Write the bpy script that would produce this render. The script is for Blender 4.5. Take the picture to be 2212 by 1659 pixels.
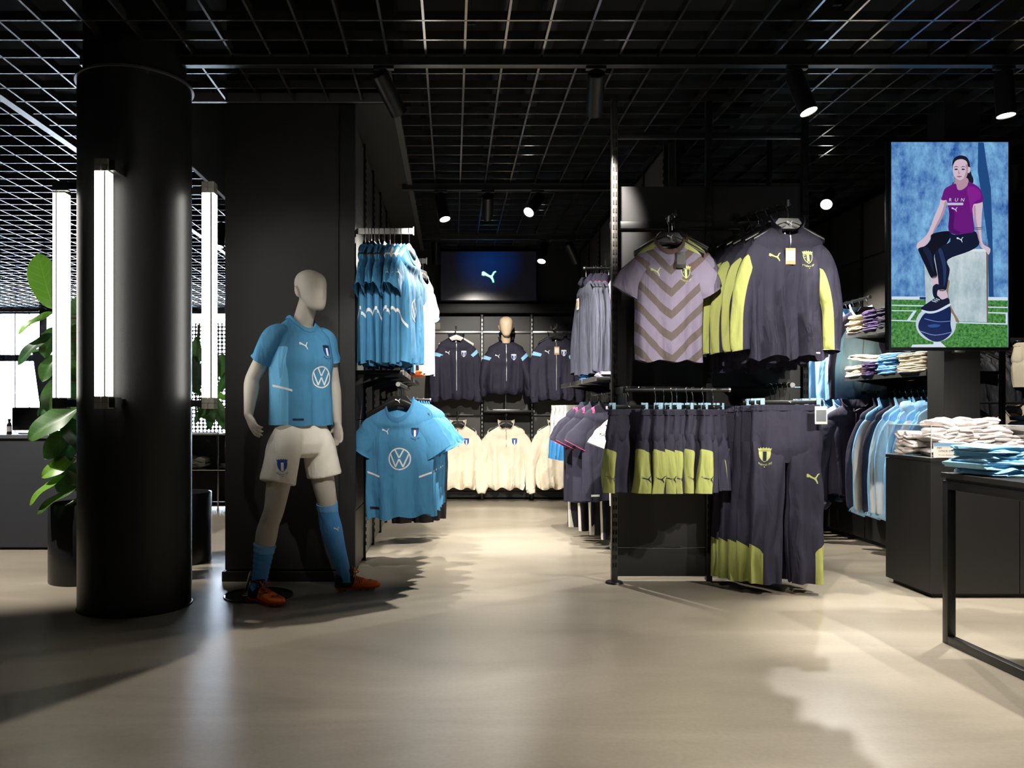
import bpy, bmesh, math, random
from mathutils import Vector, Matrix, noise
from mathutils.bvhtree import BVHTree
from mathutils.geometry import tessellate_polygon

for o in list(bpy.data.objects):
    bpy.data.objects.remove(o)
SC = bpy.context.scene
COL = SC.collection
PI = math.pi

# ------------------------------------------------------------------ camera
F, HZ, VX, VY = 1750.0, 1.05, 977.0, 887.0      # focal length (px), eye height, principal point
cam = bpy.data.objects.new('camera', bpy.data.cameras.new('camera'))
COL.objects.link(cam)
cam.location = (0, 0, HZ)
cam.rotation_euler = (PI / 2, 0, 0)
cam.data.sensor_width = 36.0
cam.data.lens = F / 2212 * 36
cam.data.shift_x = (1106 - VX) / 2212
cam.data.shift_y = (VY - 829.5) / 2212
cam.data.clip_end = 80
SC.camera = cam

def at(px, py, Y):
    return Vector(((px - VX) / F * Y, Y, HZ - (py - VY) / F * Y))

# ------------------------------------------------------------------ daylight outside, exposure
W = bpy.data.worlds.new('daylight'); SC.world = W; W.use_nodes = True
W.node_tree.nodes['Background'].inputs[0].default_value = (0.78, 0.89, 1.0, 1)
W.node_tree.nodes['Background'].inputs[1].default_value = 45.0
SC.view_settings.view_transform = 'Standard'
SC.view_settings.look = 'None'
SC.view_settings.gamma = 1.0
SC.view_settings.use_curve_mapping = False
SC.view_settings.exposure = 0.3
SC.cycles.use_denoising = True
SC.cycles.use_adaptive_sampling = True
SC.cycles.adaptive_threshold = .07
SC.cycles.adaptive_min_samples = 20
SC.cycles.max_bounces = 4
SC.cycles.diffuse_bounces = 3
SC.cycles.glossy_bounces = 2
SC.cycles.transparent_max_bounces = 8
SC.cycles.sample_clamp_indirect = 6.0
SC.cycles.caustics_reflective = False
SC.cycles.caustics_refractive = False

# ------------------------------------------------------------------ helpers
def s2l(r, g=None, b=None):
    if g is None: g = b = r
    f = lambda c: (c / 255 / 12.92) if c <= 10 else ((c / 255 + .055) / 1.055) ** 2.4
    return (f(r), f(g), f(b))

class MB:
    """collects geometry, one mesh object per build()"""
    def __init__(s): s.v, s.f, s.m, s.a = [], [], [], []
    def add(s, vs, fs, mi=0):
        n = len(s.v)
        s.v += [Vector(p) for p in vs]
        s.f += [tuple(i + n for i in f) for f in fs]
        s.m += [mi] * len(fs)
        return s
    def box(s, x0, x1, y0, y1, z0, z1, mi=0):
        vs = [(x0,y0,z0),(x1,y0,z0),(x1,y1,z0),(x0,y1,z0),(x0,y0,z1),(x1,y0,z1),(x1,y1,z1),(x0,y1,z1)]
        return s.add(vs, [(3,2,1,0),(4,5,6,7),(0,1,5,4),(1,2,6,5),(2,3,7,6),(3,0,4,7)], mi)
    def bbox(s, x0, x1, y0, y1, z0, z1, b=.004, mi=0):
        """box with chamfered edges"""
        bm = bmesh.new(); bmesh.ops.create_cube(bm, size=1)
        for v in bm.verts:
            v.co = ((x0+x1)/2 + v.co.x*(x1-x0), (y0+y1)/2 + v.co.y*(y1-y0), (z0+z1)/2 + v.co.z*(z1-z0))
        bmesh.ops.bevel(bm, geom=list(bm.edges), offset=b, segments=2, affect='EDGES', profile=.5)
        bm.verts.index_update()
        s.add([v.co.copy() for v in bm.verts], [tuple(v.index for v in f.verts) for f in bm.faces], mi); bm.free()
        return s
    def loft(s, rings, cap0=False, cap1=False, closed=True, mi=0):
        n = len(rings[0]); fs = []
        for i in range(len(rings) - 1):
            for j in range(n if closed else n - 1):
                k = (j + 1) % n
                fs.append((i*n+j, i*n+k, (i+1)*n+k, (i+1)*n+j))
        vs = [p for r in rings for p in r]
        if cap0: fs.append(tuple(reversed(range(n))))
        if cap1: fs.append(tuple(range((len(rings)-1)*n, len(rings)*n)))
        return s.add(vs, fs, mi)
    def tube(s, path, rad, n=12, hint=(0,1,0), cap=True, mi=0, wob=None):
        """tapered tube; rad: number or list of (a, b) half axes; hint: direction of axis b"""
        path = [Vector(p) for p in path]; rings = []
        for i, p in enumerate(path):
            t = (path[min(i+1, len(path)-1)] - path[max(i-1, 0)]).normalized()
            h = Vector(hint); b = h - t * h.dot(t)
            if b.length < 1e-4:
                h = Vector((1, .3, 0)); b = h - t * h.dot(t)
            b.normalize(); a = b.cross(t)
            r = rad[i] if isinstance(rad, list) else rad
            ra, rb = r if isinstance(r, (list, tuple)) else (r, r)
            ring = []
            for j in range(n):
                th = 2*PI*j/n
                k = 1 if wob is None else 1 + wob(i / (len(path)-1), th)
                ring.append(p + a*(ra*k*math.cos(th)) + b*(rb*k*math.sin(th)))
            rings.append(ring)
        return s.loft(rings, cap, cap, mi=mi)
    def cyl(s, c, r, z0, z1, n=32, r1=None, mi=0):
        r1 = r if r1 is None else r1
        R = lambda q, z: [(c[0]+q*math.cos(2*PI*j/n), c[1]+q*math.sin(2*PI*j/n), z) for j in range(n)]
        return s.loft([R(r, z0), R(r1, z1)], True, True, mi=mi)
    def prism(s, pts, y0, y1, mi=0):
        """outline in x,z extruded along y"""
        n = len(pts); tri = tessellate_polygon([[Vector((x, z, 0)) for x, z in pts]])
        vs = [(x, y0, z) for x, z in pts] + [(x, y1, z) for x, z in pts]
        fs = [(j, (j+1) % n, n+(j+1) % n, n+j) for j in range(n)] + [t for t in tri] + [tuple(n+i for i in reversed(t)) for t in tri]
        return s.add(vs, fs, mi)
    def xf(s, M):
        s.v = [M @ p for p in s.v]; return s
    def mesh(s, name):
        me = bpy.data.meshes.new(name)
        me.from_pydata([tuple(p) for p in s.v], [], s.f)
        for p, mi in zip(me.polygons, s.m): p.material_index = mi
        return me
    def build(s, name, mat, parent=None, smooth=True, angle=None, attrs=None, fix=True):
        me = s.mesh(name)
        if attrs:
            for an, vals in attrs.items():
                at_ = me.attributes.new(an, 'FLOAT', 'POINT'); at_.data.foreach_set('value', vals)
        for m in (mat if isinstance(mat, (list, tuple)) else [mat]): me.materials.append(m)
        if fix:
            bm = bmesh.new(); bm.from_mesh(me)
            bmesh.ops.recalc_face_normals(bm, faces=bm.faces)
            bm.to_mesh(me); bm.free()
        if smooth:
            me.polygons.foreach_set('use_smooth', [True]*len(me.polygons))
            me.set_sharp_from_angle(angle=math.radians(angle or 40))
        o = bpy.data.objects.new(name, me); COL.objects.link(o)
        if parent: o.parent = parent
        return o

def tag(o, label=None, cat=None, group=None, kind=None):
    if label: o['label'] = label
    if cat: o['category'] = cat
    if group: o['group'] = group
    if kind: o['kind'] = kind
    return o
def thing(name, label, cat, loc=(0,0,0), rz=0, group=None):
    o = bpy.data.objects.new(name, None); COL.objects.link(o)
    o.location = loc; o.rotation_euler = (0, 0, rz); o.empty_display_size = .05
    return tag(o, label, cat, group)
def struct(o): o['kind'] = 'structure'; return o
def copy_tree(o, parent=None):
    c = o.copy(); COL.objects.link(c); c.parent = parent
    for ch in list(o.children): copy_tree(ch, c)
    return c
ORD = ['first','second','third','fourth','fifth','sixth','seventh','eighth','ninth','tenth','eleventh','twelfth','thirteenth','fourteenth','fifteenth','sixteenth']

def lerp_tab(tab, z):
    if z <= tab[0][0]: return tab[0][1]
    for (z0, a), (z1, b) in zip(tab, tab[1:]):
        if z <= z1:
            t = (z - z0) / (z1 - z0); t = t*t*(3-2*t)*.5 + t*.5
            return a + (b - a) * t
    return tab[-1][1]
def smooth_path(pts, k=6, closed=False):
    """Catmull-Rom through points of any dimension"""
    n = len(pts); out = []
    for i in range(n if closed else n - 1):
        P = [pts[(i+d) % n] if closed else pts[min(max(i+d, 0), n-1)] for d in (-1, 0, 1, 2)]
        for q in range(k):
            t = q / k
            out.append(tuple(.5*(2*b + (c-a)*t + (2*a-5*b+4*c-d)*t*t + (3*b-a-3*c+d)*t**3) for a, b, c, d in zip(*P)))
    if not closed: out.append(tuple(pts[-1]))
    return out

# ------------------------------------------------------------------ materials
MATS = {}
def mat(name, col, rough=.5, metal=0., spec=.5, bump=0., bscale=200., var=0., vscale=8., emit=None, estr=0., coat=0.):
    if name in MATS: return MATS[name]
    m = bpy.data.materials.new(name); m.use_nodes = True; MATS[name] = m
    nt = m.node_tree; b = nt.nodes['Principled BSDF']
    b.inputs['Base Color'].default_value = (*col, 1)
    b.inputs['Roughness'].default_value = rough
    b.inputs['Metallic'].default_value = metal
    b.inputs['Specular IOR Level'].default_value = spec
    b.inputs['Coat Weight'].default_value = coat
    if emit:
        b.inputs['Emission Color'].default_value = (*emit, 1); b.inputs['Emission Strength'].default_value = estr
    if var or bump:
        tc = nt.nodes.new('ShaderNodeTexCoord')
    if var:
        n = nt.nodes.new('ShaderNodeTexNoise'); n.inputs['Scale'].default_value = vscale; n.inputs['Detail'].default_value = 5
        nt.links.new(tc.outputs['Object'], n.inputs['Vector'])
        r = nt.nodes.new('ShaderNodeMix'); r.data_type = 'RGBA'
        r.inputs[6].default_value = (*[c*(1-var) for c in col], 1); r.inputs[7].default_value = (*[min(1, c*(1+var)) for c in col], 1)
        nt.links.new(n.outputs[0], r.inputs[0]); nt.links.new(r.outputs[2], b.inputs['Base Color'])
    if bump:
        n = nt.nodes.new('ShaderNodeTexNoise'); n.inputs['Scale'].default_value = bscale; n.inputs['Detail'].default_value = 2
        nt.links.new(tc.outputs['Object'], n.inputs['Vector'])
        bp = nt.nodes.new('ShaderNodeBump'); bp.inputs['Strength'].default_value = bump; bp.inputs['Distance'].default_value = .002
        nt.links.new(n.outputs[0], bp.inputs['Height']); nt.links.new(bp.outputs[0], b.inputs['Normal'])
    return m

def fabric(name, base, c1=None, c2=None, rough=.75, period=None, band=(.0, .4), spec=.25, wr=.45):
    """cloth; c1 shows where mesh attribute m1 > 0 (or in bands of m1), c2 where m2 > 0"""
    if name in MATS: return MATS[name]
    m = mat(name, base, rough, spec=spec)
    nt = m.node_tree; b = nt.nodes['Principled BSDF']; N = nt.nodes.new; L = nt.links.new
    tc = N('ShaderNodeTexCoord'); cur = None
    n0 = N('ShaderNodeTexNoise'); n0.inputs['Scale'].default_value = 14; n0.inputs['Detail'].default_value = 2
    L(tc.outputs['Object'], n0.inputs['Vector'])
    def colmix(fac, a, bcol):
        x = N('ShaderNodeMix'); x.data_type = 'RGBA'
        L(fac, x.inputs[0])
        for sock, val in ((x.inputs[6], a), (x.inputs[7], bcol)):
            if isinstance(val, tuple): sock.default_value = (*val, 1)
            else: L(val, sock)
        return x.outputs[2]
    cur = colmix(n0.outputs[0], tuple(c*.9 for c in base), tuple(min(1, c*1.1) for c in base))
    for an, c in (('m1', c1), ('m2', c2)):
        if not c: continue
        a = N('ShaderNodeAttribute'); a.attribute_name = an; src = a.outputs['Fac']
        if an == 'm1' and period:
            d = N('ShaderNodeMath'); d.operation = 'DIVIDE'; d.inputs[1].default_value = period; L(src, d.inputs[0])
            fr = N('ShaderNodeMath'); fr.operation = 'FRACT'; L(d.outputs[0], fr.inputs[0])
            lt = N('ShaderNodeMath'); lt.operation = 'LESS_THAN'; lt.inputs[1].default_value = band[1]; L(fr.outputs[0], lt.inputs[0])
            src = lt.outputs[0]
        else:
            gt = N('ShaderNodeMath'); gt.operation = 'GREATER_THAN'; gt.inputs[1].default_value = 0; L(src, gt.inputs[0]); src = gt.outputs[0]
        cur = colmix(src, cur, c)
    L(cur, b.inputs['Base Color'])
    w2 = N('ShaderNodeTexNoise'); w2.inputs['Scale'].default_value = 11; w2.inputs['Detail'].default_value = 2.5; w2.inputs['Distortion'].default_value = .6
    mp = N('ShaderNodeMapping'); mp.inputs['Scale'].default_value = (1.5, 1.5, .55); L(tc.outputs['Object'], mp.inputs[0]); L(mp.outputs[0], w2.inputs['Vector'])
    b1 = N('ShaderNodeBump'); b1.inputs['Strength'].default_value = wr; b1.inputs['Distance'].default_value = .03; L(w2.outputs[0], b1.inputs['Height'])
    L(b1.outputs[0], b.inputs['Normal'])
    return m

def emis(name, col, strength):
    return mat(name, (.02,.02,.02), .4, emit=col, estr=strength)

BLACK = mat('black_paint', s2l(24,24,25), .55)
BLACKP = mat('black_panel', s2l(29,28,28), .5, var=.1)
BLACKW = mat('black_wall', s2l(32,31,31), .6, var=.12)
STEELB = mat('black_steel', s2l(26,26,27), .38, metal=0, spec=.5)
UPR = mat('upright_steel', s2l(70,68,65), .42, metal=.6)
CHROME = mat('chrome', (.75,.75,.75), .2, metal=1)
ALU = mat('brushed_steel', (.45,.44,.43), .38, metal=1)
PLB = mat('black_plastic', s2l(14,14,15), .4)
CLEAR = mat('clip_plastic', s2l(150,185,205), .25, spec=.6)
WHITEP = mat('white_plastic', s2l(225,222,215), .4)
CARD = mat('kraft_card', s2l(190,160,120), .7)
TAGB = mat('tag_black', s2l(20,20,22), .5)
TAGW = mat('tag_white', s2l(225,220,210), .6)
PRW = mat('print_white', s2l(235,236,236), .6)
PRB = mat('print_blue', s2l(20,70,160), .6)
PRN = mat('print_navy', s2l(22,26,50), .6)
PRL = mat('print_lime', s2l(174,180,110), .6)
PRP = mat('print_pink', s2l(235,70,120), .6)
PRLB = mat('print_lightblue', s2l(120,195,235), .6)
PRG = mat('print_gold', s2l(200,180,110), .6)

SKY = s2l(74,138,181); NAVY = s2l(46,44,59); LIME = s2l(164,170,98); LILAC = s2l(120,112,132); CREAM = s2l(240,228,205)
FSKY = fabric('sky_blue_cloth', SKY, s2l(235,240,242))
FSKYV = fabric('sky_blue_side_cloth', SKY, s2l(120,195,240))
FNAVY = fabric('navy_cloth', NAVY)
FNAVYL = fabric('navy_lime_cloth', NAVY, LIME)
FNAVYB = fabric('navy_blue_band_cloth', NAVY, s2l(150,205,240))
FNAVYP = fabric('navy_pink_cloth', NAVY, s2l(235,70,120))
FCREAM = fabric('cream_cloth', CREAM, rough=.85)
FWHITE = fabric('white_cloth', s2l(236,232,224), s2l(60,140,205))
FWHITEK = fabric('white_black_band_cloth', s2l(236,234,220), s2l(70,68,66))
FCHEV = fabric('lilac_chevron_cloth', LILAC, s2l(98,86,84), period=.117, band=(0,.36))
FLILAC = fabric('lilac_cloth', LILAC, LIME, s2l(104,90,88))
FPALE = fabric('pale_lilac_cloth', s2l(200,190,210), s2l(235,70,120))
FLB = fabric('light_blue_cloth', s2l(140,195,238), s2l(236,234,228), s2l(52,50,72))
FLB2 = fabric('pale_blue_cloth', s2l(165,205,235), s2l(52,50,72))
FDARK = fabric('charcoal_cloth', s2l(58,56,72), s2l(150,205,240))
FBLK = fabric('black_cloth', s2l(26,26,32), rough=.6, spec=.4)
FPURP = fabric('purple_cloth', s2l(92,76,118))
FBEIGE = fabric('beige_cloth', s2l(205,194,172), rough=.85)
FSOCK = fabric('sock_cloth', s2l(225,214,210), s2l(170,160,165), rough=.9)
FORAN = mat('orange_upper', s2l(245,98,20), .45)
FSOCKB = fabric('sock_blue_cloth', s2l(76,146,214), s2l(110,170,228))
# ------------------------------------------------------------------ the room
def floor_mat():
    m = mat('polished_concrete', s2l(178,164,142), .3, spec=.5)
    nt = m.node_tree; b = nt.nodes['Principled BSDF']; N = nt.nodes.new; L = nt.links.new
    tc = N('ShaderNodeTexCoord'); mp = N('ShaderNodeMapping'); mp.inputs['Rotation'].default_value = (0,0,.6); mp.inputs['Scale'].default_value = (.5,1.4,1)
    L(tc.outputs['Object'], mp.inputs[0])
    n1 = N('ShaderNodeTexNoise'); n1.inputs['Scale'].default_value = 1.3; n1.inputs['Detail'].default_value = 7; n1.inputs['Roughness'].default_value = .6; n1.inputs['Distortion'].default_value = .8
    L(mp.outputs[0], n1.inputs['Vector'])
    n2 = N('ShaderNodeTexNoise'); n2.inputs['Scale'].default_value = 60; n2.inputs['Detail'].default_value = 3; L(tc.outputs['Object'], n2.inputs['Vector'])
    r = N('ShaderNodeValToRGB'); e = r.color_ramp.elements
    e[0].position = .3; e[0].color = (*s2l(150,140,124),1); e[1].position = .72; e[1].color = (*s2l(182,172,155),1)
    L(n1.outputs[0], r.inputs[0])
    mx = N('ShaderNodeMix'); mx.data_type = 'RGBA'; mx.blend_type = 'MULTIPLY'; mx.inputs[0].default_value = .25
    L(r.outputs[0], mx.inputs[6]); L(n2.outputs[0], mx.inputs[7]); L(mx.outputs[2], b.inputs['Base Color'])
    rr = N('ShaderNodeMapRange'); rr.inputs[3].default_value = .27; rr.inputs[4].default_value = .35; L(n1.outputs[0], rr.inputs[0]); L(rr.outputs[0], b.inputs['Roughness'])
    bp = N('ShaderNodeBump'); bp.inputs['Strength'].default_value = .035; bp.inputs['Distance'].default_value = .006
    L(n1.outputs[0], bp.inputs['Height']); L(bp.outputs[0], b.inputs['Normal'])
    return m
SLAB = mat('slab_dark', s2l(17,17,17), .9)
GREYF = mat('grey_fascia', s2l(150,150,152), .75, var=.12, vscale=3, bump=.2, bscale=80)
GRID = mat('grid_paint', (.19,.19,.20), .17, metal=.8, spec=.6)
CEIL_Z, CELL = 2.95, .2072

struct(MB().box(-9, 7, -3, 15.2, -.1, 0).build('floor', floor_mat(), smooth=False))
ceiling = struct(MB().box(-9, 7, -3, 15.2, 3.7, 3.8).build('ceiling', SLAB, smooth=False))
struct(MB().box(-9.1, -9, -3, 15.2, 0, 3.7).build('wall_left', BLACKW, smooth=False))
struct(MB().box(7, 7.1, -3, 15.2, 0, 3.7).build('wall_right', BLACKW, smooth=False))
struct(MB().box(-9, 7, -3.1, -3, 0, 3.7).build('wall_front', BLACKW, smooth=False))
wall_back = struct(MB().box(-.64, 7, 9.62, 9.8, 0, 3.7).build('wall_back', BLACKW, smooth=False))
# window wall in the far left hall
wl = MB(); wl.box(-9,-8.95,15.2,15.4,0,3.7); wl.box(-8.95,-2.0,15.2,15.4,2.93,3.7); wl.box(-8.95,-2.0,15.2,15.4,0,.12); wl.box(-2.0,7,15.2,15.4,0,3.7)
struct(wl.build('wall_far', BLACKW, smooth=False))
def glassy(name, tint=(.95,.97,1), amount=.06):
    m = bpy.data.materials.new(name); m.use_nodes = True; nt = m.node_tree; nt.nodes.clear()
    o = nt.nodes.new('ShaderNodeOutputMaterial'); t = nt.nodes.new('ShaderNodeBsdfTransparent'); g = nt.nodes.new('ShaderNodeBsdfGlossy')
    t.inputs[0].default_value = (*tint, 1); g.inputs['Roughness'].default_value = .03
    mx = nt.nodes.new('ShaderNodeMixShader'); lw = nt.nodes.new('ShaderNodeLayerWeight'); lw.inputs[0].default_value = .25
    mul = nt.nodes.new('ShaderNodeMath'); mul.operation = 'MULTIPLY_ADD'; mul.inputs[1].default_value = .5; mul.inputs[2].default_value = amount
    nt.links.new(lw.outputs['Fresnel'], mul.inputs[0]); nt.links.new(mul.outputs[0], mx.inputs[0])
    nt.links.new(t.outputs[0], mx.inputs[1]); nt.links.new(g.outputs[0], mx.inputs[2]); nt.links.new(mx.outputs[0], o.inputs[0])
    MATS[name] = m; return m
GLASS = glassy('window_glass'); ACRYL = glassy('acrylic', (.97,.98,.98), .04)
FRAME = mat('window_frame_paint', s2l(46,47,50), .5)
xs = [-8.95, -7.72, -6.55, -5.4, -4.1, -2.8, -2.0]
for i in range(6):
    w_ = bpy.data.objects.new(f'window_{i+1}', None); COL.objects.link(w_); struct(w_); w_.location = (xs[i], 15.25, 0)
    wd = xs[i+1] - xs[i]; fr = MB()
    t = .11 if i == 1 else .05
    fr.box(0,t,-.05,.05,.12,2.93); fr.box(wd-.03,wd,-.05,.05,.12,2.93); fr.box(0,wd,-.05,.05,2.87,2.93); fr.box(0,wd,-.05,.05,.12,.2); fr.box(0,wd,-.06,.05,1.98,2.10)
    fr.build('window_frame', FRAME, w_, smooth=False)
    MB().box(t,wd-.03,-.005,.005,.2,1.98).build('pane', GLASS, w_, smooth=False)
    MB().box(t,wd-.03,-.005,.005,2.10,2.87).build('pane', GLASS, w_, smooth=False)
PAVE = mat('pavement_outside', s2l(190,190,188), .9, var=.1)
tag(MB().box(-16,4,15.5,40,-.1,-.02).build('pavement', PAVE, smooth=False), kind='structure')

# the dark partition block behind the mannequin and the wall fixture side
pb = MB(); pb.box(-1.40,-.64,5.02,9.62,0,2.95); pb.box(-1.40,-.36,5.02,9.8,2.95,3.7)
part_wall = struct(pb.build('wall_partition', BLACKW, smooth=False))
MB().bbox(-1.40,-.70,4.99,5.02,.07,2.94,.003).build('front_panel', BLACKW, part_wall, smooth=False)
MB().bbox(-.70,-.60,5.0,5.06,.02,2.94,.003).build('end_post', BLACK, part_wall, smooth=False)
struct(MB().bbox(-1.415,-.69,4.97,5.03,0,.062,.003).build('baseboard_partition', BLACK, smooth=False))
# fascia beside the open void on the left
struct(MB().box(-2.03,-2.0,5.0,15.2,2.93,3.7).build('trim_1', GREYF, smooth=False))

# open cell ceiling: every slat is one piece, shared meshes
def slat_mesh(dx, dy):
    m = MB().box(0, dx, -.006, .006, 0, .045) if dx else MB().box(-.006, .006, 0, dy, 0, .045)
    me = m.mesh('slat'); me.materials.append(GRID); return me
grid = bpy.data.objects.new('ceiling_grid', None); COL.objects.link(grid); struct(grid); grid.location = (0,0,CEIL_Z)
def put_slat(me, x, y):
    o = bpy.data.objects.new('slat', me); COL.objects.link(o); o.parent = grid; o.location = (x, y, 0)
YE = 4.983
mA, mB_, mC = slat_mesh(15.8, 0), slat_mesh(6.9, 0), slat_mesh(7.2, 0)
y = YE - 14*CELL
while y < 15.1:
    if y <= YE + .01: put_slat(mA, -8.95, y)
    else:
        put_slat(mB_, -8.93, y)
        if y < 9.55: put_slat(mC, -.36, y)
    y += CELL
y0 = YE - 14*CELL - .05
l1, l2, l3 = slat_mesh(0, 15.15-y0), slat_mesh(0, YE-y0), slat_mesh(0, 9.6-y0)
k = -43
while .066 + k*CELL < 6.9:
    x = .066 + k*CELL
    put_slat(l1 if x < -2.03 else (l2 if x < -.37 else l3), x, y0)
    k += 1
GEDGE = mat('grid_edge_profile', s2l(88,88,88), .4)
MB().box(-.375,-.335,YE,9.6,-.004,.05).build('edge_profile', GEDGE, grid, smooth=False)
MB().box(-2.0,-.36,YE-.012,YE+.014,-.004,.05).build('edge_profile', GEDGE, grid, smooth=False)
MB().box(-2.755,-2.70,y0,15.1,-.012,.05).build('edge_profile', GRID, grid, smooth=False)
# pipes and hangers in the void above the grid
PIPE = mat('void_pipe', s2l(44,44,46), .6)
vp = bpy.data.objects.new('service_pipes', None); COL.objects.link(vp); struct(vp)
for X, Z, r in ((.33,3.42,.05),(.60,3.45,.06)):
    MB().tube([(X,1.5,Z),(X,9.6,Z)], r, 14).build('pipe', PIPE, vp)
MB().box(-5.2,-3.9,2,14,3.25,3.55).build('duct', PIPE, vp, smooth=False)
MB().box(2.2,2.9,1.5,9.5,3.3,3.6).build('duct', SLAB, vp, smooth=False)
for X,Y in ((-.8,3.8),(.1,4.2),(1.9,4.0),(2.9,4.1),(.9,5.9),(2.4,6.2),(-.2,5.6),(-3.2,4.4),(-1.7,4.3)):
    h = MB(); h.box(X-.002,X+.002,Y-.002,Y+.002,2.99,3.7); h.box(X-.02,X+.02,Y-.01,Y+.01,3.05,3.09); h.build('hanger_rod', PIPE, vp, smooth=False)

# ------------------------------------------------------------------ lighting track and spot lamps
def track(Y, x0, x1, i):
    t = thing('lighting_track', ['black lighting track along the ceiling in front of the racks', 'black lighting track crossing the alcove ceiling half way back', 'black lighting track near the wall screen at the back of the alcove', 'black lighting track crossing the ceiling nearest the entrance'][i], 'track', (x0, Y, 2.905), group='ceiling lighting tracks')
    MB().box(0,x1-x0,-.02,.02,0,.045).build('rail', STEELB, t, smooth=False)
    MB().box(0,x1-x0,-.045,.045,.045,.052).build('cover', BLACK, t, smooth=False)
    MB().box(0,x1-x0,-.022,-.020,0,.004).build('rail_lip', ALU, t, smooth=False)
    return t
track(4.37, -2.0, 6.9, 0); track(6.83, -.42, 3.2, 1); track(8.8, -.33, 3.2, 2); track(2.25, -4, 6.9, 3)
LAMP = emis('lamp_lens', (1, .95, .86), 22)
LAMPOFF = mat('lamp_lens_dark', s2l(60,60,60), .3)
def spot(label, X, Y, target, power=0, lit=True, size=50, blend=.55, L=.235, col=(1,.945,.86), r=.047):
    t = thing('spot_lamp', label, 'spotlight', (X, Y, 2.905), group='track spotlights')
    MB().bbox(-.055,.055,-.016,.016,-.016,0,.003).build('adapter', STEELB, t)
    MB().tube([(0,0,0),(0,0,-.055)], .009, 10).build('stem', STEELB, t)
    d = (Vector(target) - Vector((X, Y, 2.85))).normalized()
    c = Vector((0,0,-.085)); q = d.to_track_quat('-Z', 'Y'); M = Matrix.Translation(c) @ q.to_matrix().to_4x4()
    b = MB(); n = 28
    prof = [(.0,.055),(r*.9,.055),(r,.05),(r,.05-L),(r*.93,.05-L),(r*.9,.06-L)]
    b.loft([[(p*math.cos(2*PI*j/n), p*math.sin(2*PI*j/n), z) for j in range(n)] for p, z in prof])
    b.xf(M).build('can', PLB, t)
    MB().tube([c + Vector((0,0,.03)), c], .012, 8).build('joint', STEELB, t)
    ln = MB().cyl((0,0), r*.9, .056-L, .06-L, 24).xf(M).build('lens', LAMP if lit else LAMPOFF, t)
    if power:
        l = bpy.data.lights.new('spot_light', 'SPOT'); l.energy = power; l.color = col
        l.spot_size = math.radians(size); l.spot_blend = blend; l.shadow_soft_size = .028
        lo = bpy.data.objects.new('spot_light', l); COL.objects.link(lo); lo.parent = t
        lo.matrix_local = Matrix.Translation(c + d*(L - .05 + .01)) @ q.to_matrix().to_4x4()
    return t
K = 1.0
# first track
spot('black spotlight on the front track above the light blue shirts', -.37, 4.37, (1.05,6.5,.5), 320*K, size=60)
spot('black spotlight on the front track left of the rack post', .775, 4.37, (1.15,7.6,.3), 360*K, size=55)
spot('lit spotlight on the front track above the navy zip tops', 1.86, 4.37, (2.6,3.7,0), 260*K, size=55)
spot('lit spotlight on the front track above the wall screen with the athlete', 2.975, 4.37, (3.05,4.2,0), 260*K, size=60)
# second track
spot('lit spotlight hanging left on the track inside the alcove', -.10, 6.83, (.55,5.9,0), 300*K, size=60)
spot('lit spotlight hanging right on the track inside the alcove', .72, 6.83, (-.5,5.35,1.1), 500*K, size=60)
spot('black spotlight turned to the cream hoodies on the alcove track', .30, 6.83, (.35,9.6,.9), 260*K, size=58)
spot('bright spotlight glaring at the camera behind the navy tops', 3.10, 6.66, (1.6,4.4,.9), 200*K, size=60)
# third track
spot('small lit spotlight right of the cat logo screen', 1.0, 8.8, (.3,7.5,0), 250*K, size=60)
spot('dark unlit spotlight between the logo screen and the hanging tops', 1.28, 8.8, (2.2,9.6,1.3), 0, lit=False)
spot('dull reddish dark spotlight left of the logo screen', -.18, 8.8, (-.1,9.3,0), 0, lit=False)
spot('added unseen spotlight aimed down the alcove floor', .3, 2.25, (.2,7.6,0), 560*K, size=25)  # extra lamp added on the nearest track, out of view, to light the alcove floor
# nearest track, over the camera's head
spot('spotlight aimed at the lilac chevron shirt rack', 3.0, 2.25, (1.35,4.9,1.2), 330*K, size=31)
spot('spotlight aimed at the navy zip top rack', .55, 2.25, (1.95,4.9,1.05), 300*K, size=33)
spot('spotlight aimed at the folded light blue shirts', 3.3, 2.25, (2.75,3.9,.8), 220*K, size=60)
spot('spotlight aimed at the blue jersey with the round emblem', .3, 2.25, (-.35,5.1,1.0), 190*K, size=32)
spot('spotlight aimed at the striding mannequin', -.6, 2.25, (-.85,4.6,1.6), 34*K, size=40)
spot('spotlight lighting the floor before the racks', 1.0, 2.25, (1.2,2.6,0), 150*K, size=75)
spot('spotlight lighting the floor before the table', 2.9, 2.25, (2.2,2.7,0), 260*K, size=70)
spot('small spotlight hanging in the far hall behind the light tube', -2.25, 7.9, (-2.5,7.3,0), 150*K, size=60)
spot('spotlight over the desk in the far hall', -3.6, 4.37, (-2.85,5.5,0), 420*K, size=60)
spot('spotlight over the right side wall of racks', 2.35, 6.83, (3.3,6.0,1.2), 360*K, size=62)
spot('second spotlight over the right side wall of racks', 2.2, 6.83, (3.35,6.95,1.5), 300*K, size=56)  # added lamp, brightens the tops on the upper right rail
spot('spotlight over the black jackets at far right', 4.1, 5.9, (4.95,7.4,1.25), 130*K, size=60)

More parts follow.
